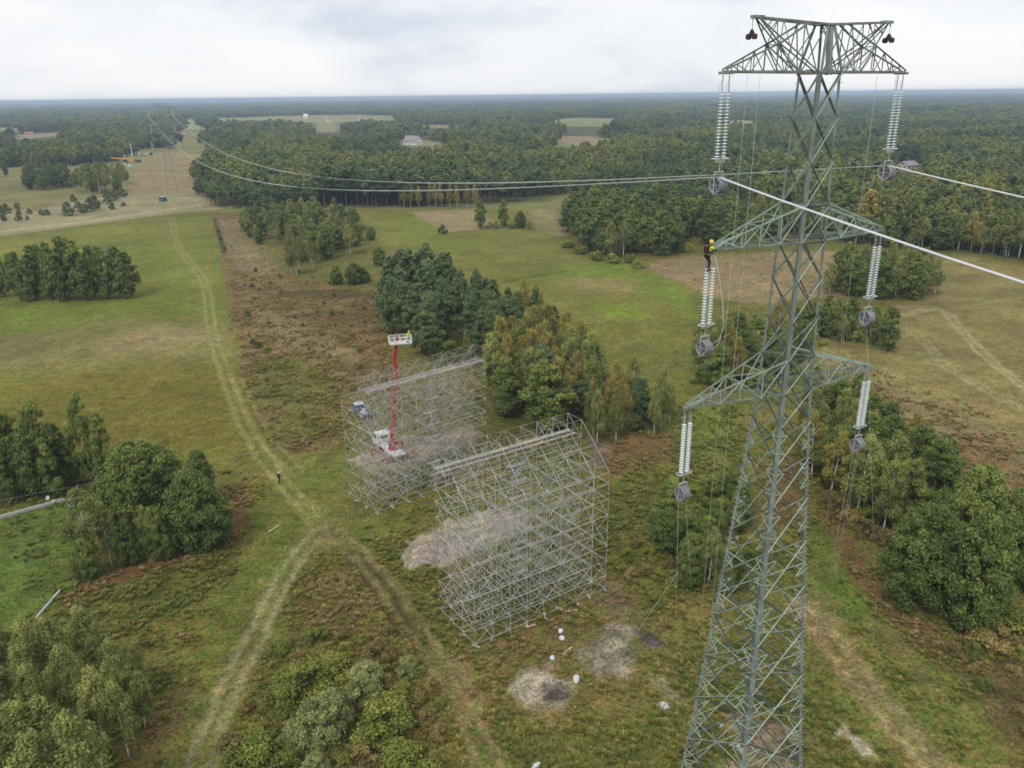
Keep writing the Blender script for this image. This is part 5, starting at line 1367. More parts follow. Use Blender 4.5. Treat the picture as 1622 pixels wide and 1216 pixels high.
# ------------------------------------------------------------------ scaffolds
def scaffold(FLp, FRp, flip, label):
    """FLp, FRp: ground points of the straight wall; the stepped side lies along flip * depth"""
    FLp, FRp = np.array(FLp), np.array(FRp)
    d = FRp-FLp; Ln = np.linalg.norm(d); u = d/Ln; v = np.array([-u[1], u[0]])*flip
    ang = math.atan2(u[1], u[0])
    root = empty('scaffold', (FLp[0], FLp[1], 0), ang)
    nb = 8; bl = Ln/nb; dv = 2.55
    def P_(i, j, z): return Vector((j*bl, flip*i*dv, z))
    tops = [20.0, 20.0, 17.8, 15.4]
    lift = 2.0
    lv = lambda i: [0.25]+[k*lift for k in range(1, int(tops[i]/lift+0.01)+1)]
    rng = random.Random(3+flip)
    R_ = 0.031
    for i in range(4):
        for j in range(nb+1):
            m = MB(); m.tube([P_(i, j, 0.02), P_(i, j, tops[i])], R_, 5)
            m.build('standard', M['scaf' if rng.random() < 0.7 else 'scaf2'], root)
    for i in range(4):
        for z in lv(i)+[tops[i]]:
            m = MB(); m.tube([P_(i, -0.05, z), P_(i, nb+0.05, z)], R_, 5)
            if i in (0, 1) and z > 17: m.tube([P_(i, -0.05, z-0.95), P_(i, nb+0.05, z-0.95)], R_, 5)
            m.build('ledger', M['scaf'], root)
    for j in range(nb+1):
        m = MB()
        for i in range(3):
            zs = [z for z in lv(i) if z <= tops[i+1]+0.01]
            for z in zs: m.tube([P_(i, j, z), P_(i+1, j, z)], R_, 5)
            m.tube([P_(i, j, tops[i]), P_(i+1, j, tops[i+1])], R_, 5)
            for k, (z0, z1) in enumerate(zip(zs[:-1], zs[1:])):
                m.tube([P_(i, j, z1), P_(i+1, j, z0)] if k % 2 else [P_(i, j, z0), P_(i+1, j, z1)], R_*0.8, 4)
        for k in range(5):                       # tubes running on through several bays
            z0 = lift*rng.randrange(1, 7); m.tube([P_(0, j, z0+lift), P_(2, j, max(0.2, z0-lift))], R_*0.8, 4)
        m.build('cross_frame', M['scaf'], root)
    for i in range(4):
        m = MB()
        zs = lv(i)
        for k, (z0, z1) in enumerate(zip(zs[:-1], zs[1:])):
            for j in range(nb):
                if (j+k+i) % 2 == 0 or rng.random() < 0.35: m.tube([P_(i, j, z1), P_(i, j+1, z0)], R_*0.8, 4)
                if (j+2*k+i) % 3 == 0 or rng.random() < 0.2: m.tube([P_(i, j, z0), P_(i, j+1, z1)], R_*0.8, 4)
                if rng.random() < 0.3:               # a doubled tube or a loose rail between the posts
                    a = rng.uniform(0.3, 1.6); m.tube([P_(i, j-0.1, z0+a), P_(i, j+1.1, z0+a+rng.uniform(-.1, .1))], R_*0.8, 4)
                if rng.random() < 0.12:
                    a = rng.uniform(0.25, 0.75); m.tube([P_(i, j+a, z0), P_(i, j+a, z1)], R_*0.8, 4)
        m.build('wall_bracing', M['scaf'], root)
    # walkway planks along the top and stair landings below
    for y0, w in ((0.55, 0.62), (1.55, 0.3)):
        for j in range(nb):
            m = MB(); m.box((bl*(j+0.5), flip*y0, 18.06), bl-0.04, w, 0.05)
            m.build('walkway_plank', M['newwood'] if j == 5 else M['wood'], root)
    for k in range(1, 9):
        m = MB(); m.box((bl*(4.5 if k % 2 else 4.35), flip*1.3, k*lift+0.05), bl*0.95, 0.6, 0.05)
        m.build('landing_board', M['wood'], root)
    lad = MB()
    for k in range(0, 9):
        a = Vector((bl*(4.1 if k % 2 else 4.9), flip*1.3, k*lift+0.1)); b = Vector((bl*(4.9 if k % 2 else 4.1), flip*1.3, (k+1)*lift+0.1))
        for o in (-0.2, 0.2): lad.bar(a+Vector((0, o, 0)), b+Vector((0, o, 0)), 0.045)
        for t in range(1, 8): lad.bar(a.lerp(b, t/8)+Vector((0, -0.2, 0)), a.lerp(b, t/8)+Vector((0, 0.2, 0)), 0.03)
    lad.build('stair_ladders', M['steel'], root)
    for i in range(4):
        for j in range(0, nb+1):
            if i in (0, 3) or j in (0, nb):
                m = MB(); m.box(P_(i, j, 0.03)+Vector((rng.uniform(-.3, .3), rng.uniform(-.2, .2), 0)), 0.95, 0.24, 0.06, rng.uniform(0.9, 2.2))
                m.build('sole_board', M['newwood'] if rng.random() < 0.4 else M['wood'], root)
    tag(root, label, 'scaffold', 'scaffold towers under the line')
    return root
scaffold((-8.45, 76.53), (6.5, 86.5), -1, 'near grey tube scaffold with a plank walkway, its stepped side towards the viewer')
scaffold((-19.1, 99.23), (-3.98, 112.35), 1, 'far grey tube scaffold with a plank walkway, behind the near one')

# ------------------------------------------------------------------ people
def skin_mesh(name, joints, edges, mat, parent, sub=2, root_i=0):
    me = bpy.data.meshes.new(name)
    me.from_pydata([j[0] for j in joints], edges, [])
    me.update()
    o = bpy.data.objects.new(name, me)
    col.objects.link(o)
    if parent is not None: o.parent = parent
    md = o.modifiers.new('skin', 'SKIN')
    md.use_smooth_shade = True
    if not me.skin_vertices:
        bpy.context.view_layer.objects.active = o
    sv = me.skin_vertices[0].data if me.skin_vertices else None
    if sv:
        for i, j in enumerate(joints):
            r = j[1] if isinstance(j[1], tuple) else (j[1], j[1])
            sv[i].radius = r
        sv[root_i].use_root = True
    ss = o.modifiers.new('smooth', 'SUBSURF'); ss.levels = sub; ss.render_levels = sub
    me.materials.append(mat)
    return o
def person(loc, rz, pose, label, jacket, trousers, helmet, vest=None, pack=None):
    """pose: 'walk', 'cling' or 'lean'; the figure faces -Y in its own frame"""
    root = empty('person', loc, rz)
    hip = 0.93
    if pose == 'cling':
        T = dict(pel=(0, 0.10, hip), ch=(0, -0.02, 1.30), nk=(0, -0.10, 1.50), hd=(0, -0.17, 1.66),
                 ls=(0.19, -0.06, 1.43), le=(0.27, -0.30, 1.30), lw=(0.16, -0.54, 1.36), rs=(-0.19, -0.06, 1.43), re=(-0.27, -0.28, 1.26), rw=(-0.14, -0.52, 1.22),
                 lh=(0.10, 0.10, 0.9), lk=(0.16, -0.14, 0.52), la=(0.14, 0.02, 0.09), rh=(-0.10, 0.10, 0.9), rk=(-0.13, -0.02, 0.48), ra=(-0.12, 0.06, 0.09))
    elif pose == 'lean':
        T = dict(pel=(0, 0.05, hip), ch=(0, -0.10, 1.28), nk=(0, -0.22, 1.47), hd=(0, -0.30, 1.61),
                 ls=(0.19, -0.18, 1.41), le=(0.28, -0.36, 1.22), lw=(0.24, -0.58, 1.16), rs=(-0.19, -0.18, 1.41), re=(-0.28, -0.34, 1.20), rw=(-0.22, -0.58, 1.14),
                 lh=(0.10, 0.05, 0.9), lk=(0.12, 0.0, 0.49), la=(0.12, 0.06, 0.09), rh=(-0.10, 0.05, 0.9), rk=(-0.12, -0.02, 0.49), ra=(-0.12, 0.02, 0.09))
    else:
        T = dict(pel=(0, 0, hip), ch=(0, 0, 1.28), nk=(0, 0.0, 1.49), hd=(0, -0.03, 1.64),
                 ls=(0.19, 0, 1.42), le=(0.24, 0.06, 1.14), lw=(0.22, -0.05, 0.89), rs=(-0.19, 0, 1.42), re=(-0.24, 0.0, 1.14), rw=(-0.22, -0.14, 0.91),
                 lh=(0.10, 0, 0.9), lk=(0.11, -0.10, 0.50), la=(0.10, 0.02, 0.09), rh=(-0.10, 0, 0.9), rk=(-0.11, 0.02, 0.48), ra=(-0.11, 0.16, 0.11))
    def lerp(a, b, t): return tuple(x*(1-t)+y*t for x, y in zip(a, b))
    def add(a, d): return tuple(x+y for x, y in zip(a, d))
    J = [(T['pel'], (0.135, 0.10)), (T['ch'], (0.15, 0.105)), (lerp(T['ch'], T['nk'], 0.75), 0.085), (T['nk'], 0.056), (add(T['hd'], (0, 0.0, -0.05)), 0.075), (add(T['hd'], (0, 0.015, 0.04)), 0.095), (add(T['hd'], (0, 0.02, 0.10)), 0.06), (add(T['hd'], (0, -0.09, -0.02)), 0.028)]
    Ed = [(0, 1), (1, 2), (2, 3), (3, 4), (4, 5), (5, 6), (4, 7)]
    def limb(start, pts):
        p = start
        for q in pts:
            J.append(q); Ed.append((p, len(J)-1)); p = len(J)-1
        return p
    for sgn, s, e, w in ((1, 'ls', 'le', 'lw'), (-1, 'rs', 're', 'rw')):
        wi = limb(2, [(T[s], 0.058), (T[e], 0.042), (T[w], 0.028)])
        d = Vector(T[w])-Vector(T[e]); d.normalize()
        sx = Vector((1, 0, 0)); palm = Vector(T[w])+d*0.055
        pi_ = limb(wi, [(tuple(palm), 0.030)])
        for k, (off, ln) in enumerate(((-0.028, 0.062), (-0.010, 0.075), (0.010, 0.070), (0.028, 0.055))):
            b = palm+d*0.03+sx*off
            limb(pi_, [(tuple(b), 0.009), (tuple(b+d*ln*0.6), 0.0085), (tuple(b+d*ln*0.8+Vector((0, 0, -0.03))), 0.007)])
        b = palm-d*0.01+sx*(-sgn*0.035)
        limb(pi_, [(tuple(b), 0.010), (tuple(b+d*0.04+sx*(-sgn*0.012)), 0.008)])
    for h_, k_, a_ in (('lh', 'lk', 'la'), ('rh', 'rk', 'ra')):
        ai = limb(0, [(T[h_], 0.082), (lerp(T[h_], T[k_], 0.5), 0.075), (T[k_], 0.055), (lerp(T[k_], T[a_], 0.35), 0.055), (T[a_], 0.036)])
        limb(ai, [(add(T[a_], (0, -0.15, -0.05)), 0.034)])
    skin_mesh('body', J, Ed, M['skin'], root)
    # clothes follow the same joints a little wider
    C = [(T['pel'], (0.155, 0.125)), (T['ch'], (0.185, 0.13)), (lerp(T['ch'], T['nk'], 0.8), 0.10)]
    E_ = [(0, 1), (1, 2)]
    for s, e_, w in (('ls', 'le', 'lw'), ('rs', 're', 'rw')):
        n = len(C); C += [(T[s], 0.082), (T[e_], 0.062), (lerp(T[e_], T[w], 0.85), 0.045)]; E_ += [(2, n), (n, n+1), (n+1, n+2)]
    skin_mesh('jacket', C, E_, jacket, root)
    C = [(add(T['pel'], (0, 0, 0.03)), (0.15, 0.12))]; E_ = []
    for h_, k_, a_ in (('lh', 'lk', 'la'), ('rh', 'rk', 'ra')):
        n = len(C); C += [(T[h_], 0.105), (T[k_], 0.078), (lerp(T[k_], T[a_], 0.9), 0.06)]; E_ += [(0, n), (n, n+1), (n+1, n+2)]
    skin_mesh('trousers', C, E_, trousers, root)
    for a_ in ('la', 'ra'):
        m = MB(); p = T[a_]; m.box((p[0], p[1]-0.05, p[2]-0.03), 0.10, 0.28, 0.11, taper=0.8); m.build('boot', M['black'], root)
    m = MB(); c = add(T['hd'], (0, 0.015, 0.02))
    m.lathe([(0.135, 0.03), (0.125, 0.06), (0.122, 0.10), (0.10, 0.15), (0.06, 0.178), (0.0, 0.186)], c, 16); m.box(add(c, (0, -0.15, 0.045)), 0.16, 0.08, 0.015)
    m.build('helmet', helmet, root, True)
    if vest is not None:
        C = [(add(T['pel'], (0, 0, 0.10)), (0.165, 0.135)), (T['ch'], (0.195, 0.14)), (lerp(T['ch'], T['nk'], 0.7), (0.15, 0.11))]
        E_ = [(0, 1), (1, 2)]
        for s, e_ in (('ls', 'le'), ('rs', 're')):
            n = len(C); C += [(T[s], 0.092), (lerp(T[s], T[e_], 0.75), 0.075)]; E_ += [(2, n), (n, n+1)]
        skin_mesh('vest', C, E_, vest, root)
    if pack is not None:
        m = MB(); m.box(add(T['ch'], (0, 0.22, 0.0)), 0.30, 0.16, 0.40, taper=0.8); m.box(add(T['ch'], (0, 0.31, -0.06)), 0.24, 0.06, 0.2); m.build('backpack', pack, root)
        m = MB()
        for x in (-0.13, 0.13): m.tube([add(T['ch'], (x, 0.16, 0.22)), add(T['ch'], (x, 0.0, 0.30)), add(T['ch'], (x, -0.17, 0.1)), add(T['ch'], (x, -0.1, -0.3))], 0.025, 5)
        m.build('harness', M['redcloth'], root)
    tag(root, label, 'person')
    return root
mt = tw(-L_MID-0.12, -0.02, Z_MID)
# the lineman stands on the top of the insulators, facing along the arm to the pylon
person((mt[0], mt[1], Z_MID-1.22), TA+PI/2, 'cling', 'lineman in yellow helmet and green vest clinging to the arm tip of the pylon', M['darkcloth'], M['black'], M['helmet'], M['hivis'], M['redcloth'])
fp = at(443, 764)
person((fp[0], fp[1], -0.03), math.radians(150), 'walk', 'man in dark clothes and white helmet walking on the grass crossing', M['black'], M['black'], M['white'])

# ------------------------------------------------------------------ vehicles
def wheel(parent, x, y, r=0.5, w=0.3, name='wheel'):
    t = MB(); t.lathe([(r*0.58, -w/2), (r*0.95, -w/2), (r, -w*0.3), (r, w*0.3), (r*0.95, w/2), (r*0.58, w/2)], (x, y, r), 18, (0, 1, 0))
    o = t.build(name, M['rubber'], parent, True)
    q = MB(); q.lathe([(0, -w*0.3), (r*0.58, -w*0.42), (r*0.6, 0), (r*0.58, w*0.42), (0, w*0.3)], (x, y, r), 14, (0, 1, 0)); q.build('rim', M['offwhite'], o)
    return o
def cab(parent, x, L, W, z0, H, mat, roofmat=None):
    m = MB()
    v = [(-L/2, 0), (L/2, 0), (L/2, H*0.5), (L/2-0.28, H*0.95), (L/2-0.4, H), (-L/2+0.1, H), (-L/2, H*0.93)]
    n = len(v)
    for y in (-W/2, W/2):
        for a, b in v: m.v.append(Vector((x+a, y*(1.0 if b < H*0.6 else 0.94), z0+b)))
    m.f += [tuple(range(n))[::-1], tuple(range(n, 2*n))] + [(i, (i+1) % n, n+(i+1) % n, n+i) for i in range(n)]
    o = m.build('cab', mat, parent)
    w = MB()
    w.bar((x+L/2+0.01-0.03, 0, z0+H*0.55), (x+L/2-0.27, 0, z0+H*0.9), W*0.84, 0.03, up=(1, 0, 0.6)); w.build('windscreen', M['darkglass'], o)
    for y in (-1, 1):
        w = MB(); w.box((x+0.1, y*W*0.485, z0+H*0.7), L*0.55, 0.03, H*0.34); w.build('side_window', M['darkglass'], o)
        w = MB(); w.box((x+L/2+0.02, y*W*0.36, z0+H*0.2), 0.05, 0.25, 0.16); w.build('headlight', M['white'], o)
        w = MB(); w.bar((x+L/2-0.05, y*W*0.5, z0+H*0.6), (x+L/2+0.1, y*(W*0.5+0.22), z0+H*0.62), 0.04); w.box((x+L/2+0.1, y*(W*0.5+0.22), z0+H*0.66), 0.05, 0.12, 0.35); w.build('mirror', M['black'], o)
    w = MB(); w.box((x-L/2-0.01, 0, z0+H*0.7), 0.03, W*0.5, H*0.25); w.build('rear_window', M['darkglass'], o)
    if roofmat is not None:
        w = MB(); w.box((x-0.1, 0, z0+H+0.02), L*0.75, W*0.9, 0.05); w.build('roof', roofmat, o)
    return o
# boom lift truck
pr, pf = at(640, 736), at(597, 700)
dv_ = pf-pr; lt_len = np.linalg.norm(dv_); th = math.atan2(dv_[1], dv_[0]); cen = (pr+pf)/2
tk = empty('boom_lift_truck', (cen[0], cen[1], 0), th)
hl = 4.1
m = MB(); m.box((0, 0, 0.85), 2*hl-0.6, 0.9, 0.25); m.box((-1.3, 0, 1.18), 5.4, 2.35, 0.12); m.build('chassis', M['offwhite'], tk)
m = MB()
for y in (-1, 1):
    m.box((-1.6, y*1.0, 0.9), 2.2, 0.35, 0.45)
m.build('side_lockers', M['white'], tk)
cab(tk, hl-1.0, 1.9, 2.35, 0.75, 2.0, M['white'])
for x in (hl-1.2, -1.7, -2.9):
    for y in (-1.05, 1.05): wheel(tk, x, y)
for x in (1.0, -3.5):
    m = MB(); m.box((x, 0, 0.95), 0.32, 5.6, 0.26)
    o = m.build('outrigger_beam', M['red'], tk)
    for y in (-2.7, 2.7):
        j = MB(); j.tube([(x, y, 1.05), (x, y, 0.1)], 0.09, 8); j.lathe([(0, 0), (0.28, 0), (0.28, 0.06), (0, 0.08)], (x, y, 0.02), 12); j.build('outrigger_foot', M['red'], o)
m = MB(); m.lathe([(0, 1.2), (0.75, 1.2), (0.75, 1.45), (0.6, 1.6), (0, 1.6)], (-1.2, 0, 0), 20); m.box((-1.2, 0.45, 2.1), 1.0, 0.12, 1.1); m.box((-1.2, -0.45, 2.1), 1.0, 0.12, 1.1); m.box((-1.9, 0, 1.85), 0.6, 1.0, 0.6)
m.build('turntable', M['red'], tk)
def to_local(p):
    d = np.asarray(p)-cen; c, s = math.cos(-th), math.sin(-th)
    return Vector((d[0]*c-d[1]*s, d[0]*s+d[1]*c, p[2]))
tb = np.array([cen[0]-1.2*math.cos(th), cen[1]-1.2*math.sin(th), 2.2])
def on_ray(px, py, ref):
    """point on the sight line nearest to the vertical plane facing the viewer through ref"""
    d = ray(px, py); n = np.array([ref[0], ref[1], 0]); n /= np.linalg.norm(n)
    t = (np.dot(ref, n))/np.dot(d, n)
    return np.array([0, 0, CAM_H])+d*t
kn = on_ray(627, 577, tb); kn2 = on_ray(624.5, 571, tb); ke = on_ray(627.5, 547, tb); bk = on_ray(634, 541.5, tb)
A_, B_, C_, D_ = Vector(to_local(tb)), Vector(to_local(kn)), Vector(to_local(kn2)), Vector(to_local(ke))
m = MB()
for f0, f1, w in ((0, 0.45, 0.66), (0.43, 0.75, 0.56), (0.73, 1.0, 0.46)):
    m.bar(A_.lerp(B_, f0), A_.lerp(B_, f1), w*0.62, w)
for k in range(30):
    p = A_.lerp(B_, k/30); m.bar(p+Vector((-0.42, -0.3, 0)), p+Vector((0.42, 0.3, 0.0)), 0.09)
bo = m.build('boom', M['red'], tk)
m = MB(); m.bar(A_+Vector((0.5, 0, -0.3)), A_.lerp(B_, 0.28), 0.16); m.build('lift_cylinder', M['steel'], bo)
m = MB(); m.lathe([(0, -0.25), (0.3, -0.25), (0.3, 0.25), (0, 0.25)], B_.lerp(C_, 0.5), 12, (0.3, 1, 0)); m.bar(B_, C_, 0.5); m.bar(C_, D_, 0.42, 0.5); m.bar(D_, D_+Vector((0, 0, 0.5)), 0.2); m.build('jib', M['red'], tk)
# basket with the worker
ang_b = math.radians(16)-th
bc = Vector(to_local(bk)); bc.z = D_.z+0.35
bkt = MB(); R2 = Matrix.Rotation(ang_b, 3, 'Z')
bw, bd, bh = 3.4, 1.3, 1.15
bkt.box(bc, bw, bd, 0.1, ang_b)
cs = [Vector((sx*bw/2, sy*bd/2, 0)) for sx, sy in ((-1, -1), (1, -1), (1, 1), (-1, 1))]
for i in range(4):
    a, b = cs[i], cs[(i+1) % 4]
    for z in (0.12, bh*0.5, bh): bkt.bar(bc+R2 @ a+Vector((0, 0, z)), bc+R2 @ b+Vector((0, 0, z)), 0.08)
    nn = 4 if i % 2 == 0 else 2
    for k in range(nn): bkt.bar(bc+R2 @ a.lerp(b, k/nn), bc+R2 @ a.lerp(b, k/nn)+Vector((0, 0, bh)), 0.08)
bkt.build('basket', M['white'], tk)
m = MB(); m.box(bc+R2 @ Vector((-0.5, -0.45, 0.75)), 0.5, 0.25, 0.35, ang_b); m.build('control_box', M['red'], tk)
tag(tk, 'red and white boom lift truck standing behind the far scaffold, basket raised', 'boom truck')
c, s = math.cos(th), math.sin(th)
wl = bc+R2 @ Vector((1.15, 0, 0.06))
person((cen[0]+wl.x*c-wl.y*s, cen[1]+wl.x*s+wl.y*c, wl.z), math.radians(95), 'lean', 'worker in yellow green jacket and yellow helmet leaning in the raised basket', M['hivis'], M['hivis'], M['helmet'], M['hivis'])
# flatbed pickup
pf, pr = at(562, 648), at(586, 667)
dv_ = pf-pr; th2 = math.atan2(dv_[1], dv_[0]); cen2 = (pf+pr)/2
pk_ = empty('pickup_truck', (cen2[0], cen2[1], 0), th2)
m = MB(); m.box((0, 0, 0.62), 5.6, 1.0, 0.2); m.box((-1.1, 0, 0.85), 3.5, 1.95, 0.1); m.build('chassis', M['black'], pk_)
cab(pk_, 1.45, 1.7, 1.85, 0.55, 1.35, M['blue'], M['paleblue'])
m = MB(); m.box((2.55, 0, 0.85), 0.7, 1.8, 0.6, taper=0.9); m.build('bonnet', M['blue'], pk_)
m = MB()
for y in (-0.98, 0.98): m.box((-1.1, y, 1.08), 3.5, 0.06, 0.4)
m.box((-2.86, 0, 1.08), 0.06, 1.96, 0.4); m.box((0.62, 0, 1.2), 0.06, 1.96, 0.65); m.build('side_boards', M['blue'], pk_)
m = MB(); m.box((-1.3, 0.25, 1.02), 1.5, 0.9, 0.25, 0.3); m.box((-0.2, -0.4, 1.05), 0.7, 0.6, 0.3, 0.1); m.build('load', M['concrete'], pk_)
for x in (1.9, -1.7):
    for y in (-0.85, 0.85): wheel(pk_, x, y, 0.38, 0.24)
tag(pk_, 'dark blue flatbed pickup with pale blue roof parked behind the far scaffold', 'pickup truck')
def small_truck(px, py, th, name, label, cat, body, roof, L=4.6, W=1.9, H=1.9, box_=False):
    b = at(px, py); r = empty(name, (b[0], b[1], 0), th)
    m = MB(); m.box((0, 0, 0.62), L, W, 0.5, taper=0.97); m.box((-L*0.12, 0, 0.87+(H-0.9)/2), L*(0.72 if not box_ else 0.76), W*0.96, H-0.9, taper=0.86 if not box_ else 0.99); m.build('body', body, r)
    if box_: cab(r, L*0.40, L*0.2, W*0.95, 0.5, 1.7, M['white'])
    m = MB(); m.box((-L*0.12, 0, H), L*0.6, W*0.82, 0.05); m.build('roof', roof, r)
    w = MB()
    for y in (-1, 1): w.box((-L*0.12, y*W*0.455, H*0.74), L*0.5, 0.04, H*0.2)
    w.build('side_window', M['darkglass'], r)
    w = MB(); w.box((-L*0.12-L*0.335, 0, H*0.72), 0.05, W*0.62, H*0.22); w.build('rear_window', M['darkglass'], r)
    for x in (-L*0.31, L*0.31):
        for y in (-W*0.45, W*0.45): wheel(r, x, y, 0.38, 0.25)
    return tag(r, label, cat)
small_truck(259, 319, math.radians(80), 'offroad_car', 'dark green boxy car with white roof on the sandy track by the far pylon', 'car', M['grass_green'], M['white'], 4.2, 3.0, 2.6)
# crane and lorries in the corridor
b = at(208, 258); cr = empty('mobile_crane', (b[0], b[1], 0), math.radians(-8))
m = MB(); m.box((0, 0, 1.1), 11, 2.5, 0.8); m.box((1.5, 0, 2.0), 3.0, 2.3, 1.4); m.build('carrier', M['orange'], cr)
m = MB(); m.bar((2.5, 0, 3.0), (-13.5, 0, 4.0), 1.1, 1.3); m.bar((-6, 0, 3.5), (-20, 0, 4.5), 0.8, 1.0); m.build('boom', M['orange'], cr)
cab(cr, 5.2, 1.6, 2.4, 0.9, 1.8, M['rust'])
m = MB(); m.box((8.0, 0, 1.6), 3.2, 2.6, 2.2); m.build('counterweight', M['rust'], cr)
for x in (-4, -2.4, 2.2, 4): 
    for y in (-1.1, 1.1): wheel(cr, x, y, 0.6, 0.4)
tag(cr, 'orange mobile crane with its boom laid low in the far corridor', 'crane')
small_truck(199.5, 258, math.radians(100), 'lorry', 'red brown lorry with white roof left of the orange crane', 'lorry', M['rust'], M['white'], 6, 2.6, 3.2, True)
small_truck(206, 265, math.radians(140), 'van', 'white van nearest the viewer below the orange crane', 'van', M['white'], M['white'], 5, 2.4, 2.6)
small_truck(197, 263, math.radians(120), 'van', 'white van beside the wood left of the orange crane', 'van', M['white'], M['white'], 5, 2.4, 2.5)
rg = random.Random(4)
for i in range(12):
    px = 197+3.9*i; bb = at(px, 248.5-i*0.25)
    r = empty('cable_drum', (bb[0], bb[1], 0), rg.random()*3)
    m = MB()
    for y in (-0.7, 0.7): m.lathe([(0, -0.06), (1.25, -0.06), (1.25, 0.06), (0, 0.06)], (0, y, 1.25), 18, (0, 1, 0))
    m.build('flange', M['rust' if i % 3 else 'offwhite'], r)
    m = MB(); m.lathe([(0, -0.65), (0.95, -0.65), (0.95, 0.65), (0, 0.65)], (0, 0, 1.25), 18, (0, 1, 0)); m.build('wound_cable', M['alu' if i % 2 else 'offwhite'], r)
    tag(r, 'large cable drum in the row behind the orange crane', 'cable drum', 'cable drums in the corridor')
b = at(210.5, 246); m = MB(); m.tube([b, b+np.array([-1.2, 0, 12])], [0.45, 0.4], 8); tag(m.build('white_post', M['white']), 'tall white post standing behind the orange crane', 'post')

# ------------------------------------------------------------------ houses
def house(px, py, L, W, hw, hr, rz, wall, roof, label, dormer=False, cat='house'):
    b = at(px, py); r = empty('house' if cat == 'house' else cat, (b[0], b[1], 0), rz)
    m = MB(); n = 0
    for x in (-L/2, L/2):
        m.v += [Vector((x, -W/2, -0.2)), Vector((x, W/2, -0.2)), Vector((x, W/2, hw)), Vector((x, 0, hw+hr)), Vector((x, -W/2, hw))]
    m.f += [(0, 1, 2, 3, 4), (9, 8, 7, 6, 5), (0, 4, 9, 5), (1, 6, 7, 2)]
    m.build('wall', wall, r)
    rf = MB()
    for s in (-1, 1):
        a = Vector((0, s*(W/2+0.45), hw-0.35)); t = Vector((0, 0, hw+hr+0.12)); mid = (a+t)/2
        rf.bar(a+Vector((-L/2-0.4, 0, 0)), a+Vector((L/2+0.4, 0, 0)), 0.02, 0.02)
        n = len(rf.v)
        for x in (-L/2-0.4, L/2+0.4): rf.v += [Vector((x, a.y, a.z)), Vector((x, 0, t.z)), Vector((x, 0, t.z-0.2)), Vector((x, a.y, a.z-0.2))]
        rf.f += [(n, n+1, n+5, n+4), (n+3, n+7, n+6, n+2), (n, n+4, n+7, n+3), (n, n+3, n+2, n+1), (n+4, n+5, n+6, n+7)]
    ro = rf.build('roof', roof, r)
    ch = MB(); ch.box((L*0.2, W*0.12, hw+hr), 0.7, 0.7, 1.6); ch.build('chimney', M['rust'], ro)
    if dormer:
        for x in (-L*0.25, L*0.05, L*0.3):
            d = MB(); d.box((x, -W*0.3, hw+hr*0.42), 2.2, W*0.3, 1.7); d.build('dormer', wall, ro)
            d = MB(); d.box((x, -W*0.455, hw+hr*0.45), 1.2, 0.06, 1.0); d.build('window', M['darkglass'], ro)
    k = max(2, int(L/4))
    for s in (-1, 1):
        for i in range(k):
            w = MB(); w.box((-L/2+L*(i+0.5)/k, s*(W/2+0.01), hw*0.55), 1.2, 0.08, 1.3); w.build('window', M['darkglass'], r)
        for y in (-W*0.22, W*0.22):
            w = MB(); w.box((s*(L/2+0.01), y, hw*0.55), 0.08, 1.2, 1.3); w.build('window', M['darkglass'], r)
        w = MB(); w.box((s*(L/2+0.01), 0, hw+hr*0.3), 0.08, 1.2, 1.2); w.build('window', M['darkglass'], r)
    w = MB(); w.box((0, -W/2-0.02, 1.05), 1.1, 0.1, 2.1); w.build('door', M['rust'], r)
    return tag(r, label, cat)
house(654, 229.5, 22, 12, 4.0, 6.5, math.radians(-38), M['wall_white'], M['roof_grey'], 'big white gabled house with grey dormer roof in the forest clearing', True)
house(484.5, 188.5, 11, 11, 7, 6, math.radians(20), M['wall_white'], M['wall_white'], 'tall all white house on the far pale field')
house(465, 188.5, 14, 8, 3.5, 3.5, 0.2, M['wall_white'], M['roof_red'], 'low white farm building left of the tall white house')
house(475, 188.8, 9, 7, 3, 3, -0.3, M['wall_white'], M['roof_grey'], 'small white outbuilding close left of the tall white house')
house(515, 187.5, 18, 9, 4, 4, 0.1, M['wall_cream'], M['roof_grey'], 'grey roofed farmhouse on the far field right of the tall white house')
house(522, 193.5, 9, 8, 4.5, 4.5, 0.7, M['wall_white'], M['roof_grey'], 'little white house with dark roof below the grey roofed farmhouse')
house(572, 191, 12, 8, 4, 4, 0.4, M['wall_white'], M['roof_grey'], 'far white house at the right end of the pale field')
house(868, 214, 20, 11, 3.5, 5, math.radians(15), M['wall_white'], M['roof_red'], 'reddish roofed farmhouse at the left of the ploughed far field')
house(1437, 268, 13, 9, 3.2, 2.6, math.radians(30), M['wall_cream'], M['roof_grey'], 'weathered grey roofed shed in the wood right of the pylon', False, 'shed')
house(47, 215.5, 13, 8, 3, 3.5, 0.3, M['wall_cream'], M['roof_red'], 'farmhouse with red roof in the far left clearing')
house(24, 211, 10, 8, 4, 4, 0.9, M['wall_white'], M['roof_grey'], 'white house with grey roof in the far left clearing')
house(128, 254, 9, 5, 2.6, 0.8, 0.1, M['wall_cream'], M['roof_grey'], 'low pale shed at the edge of the far left wood', False, 'shed')

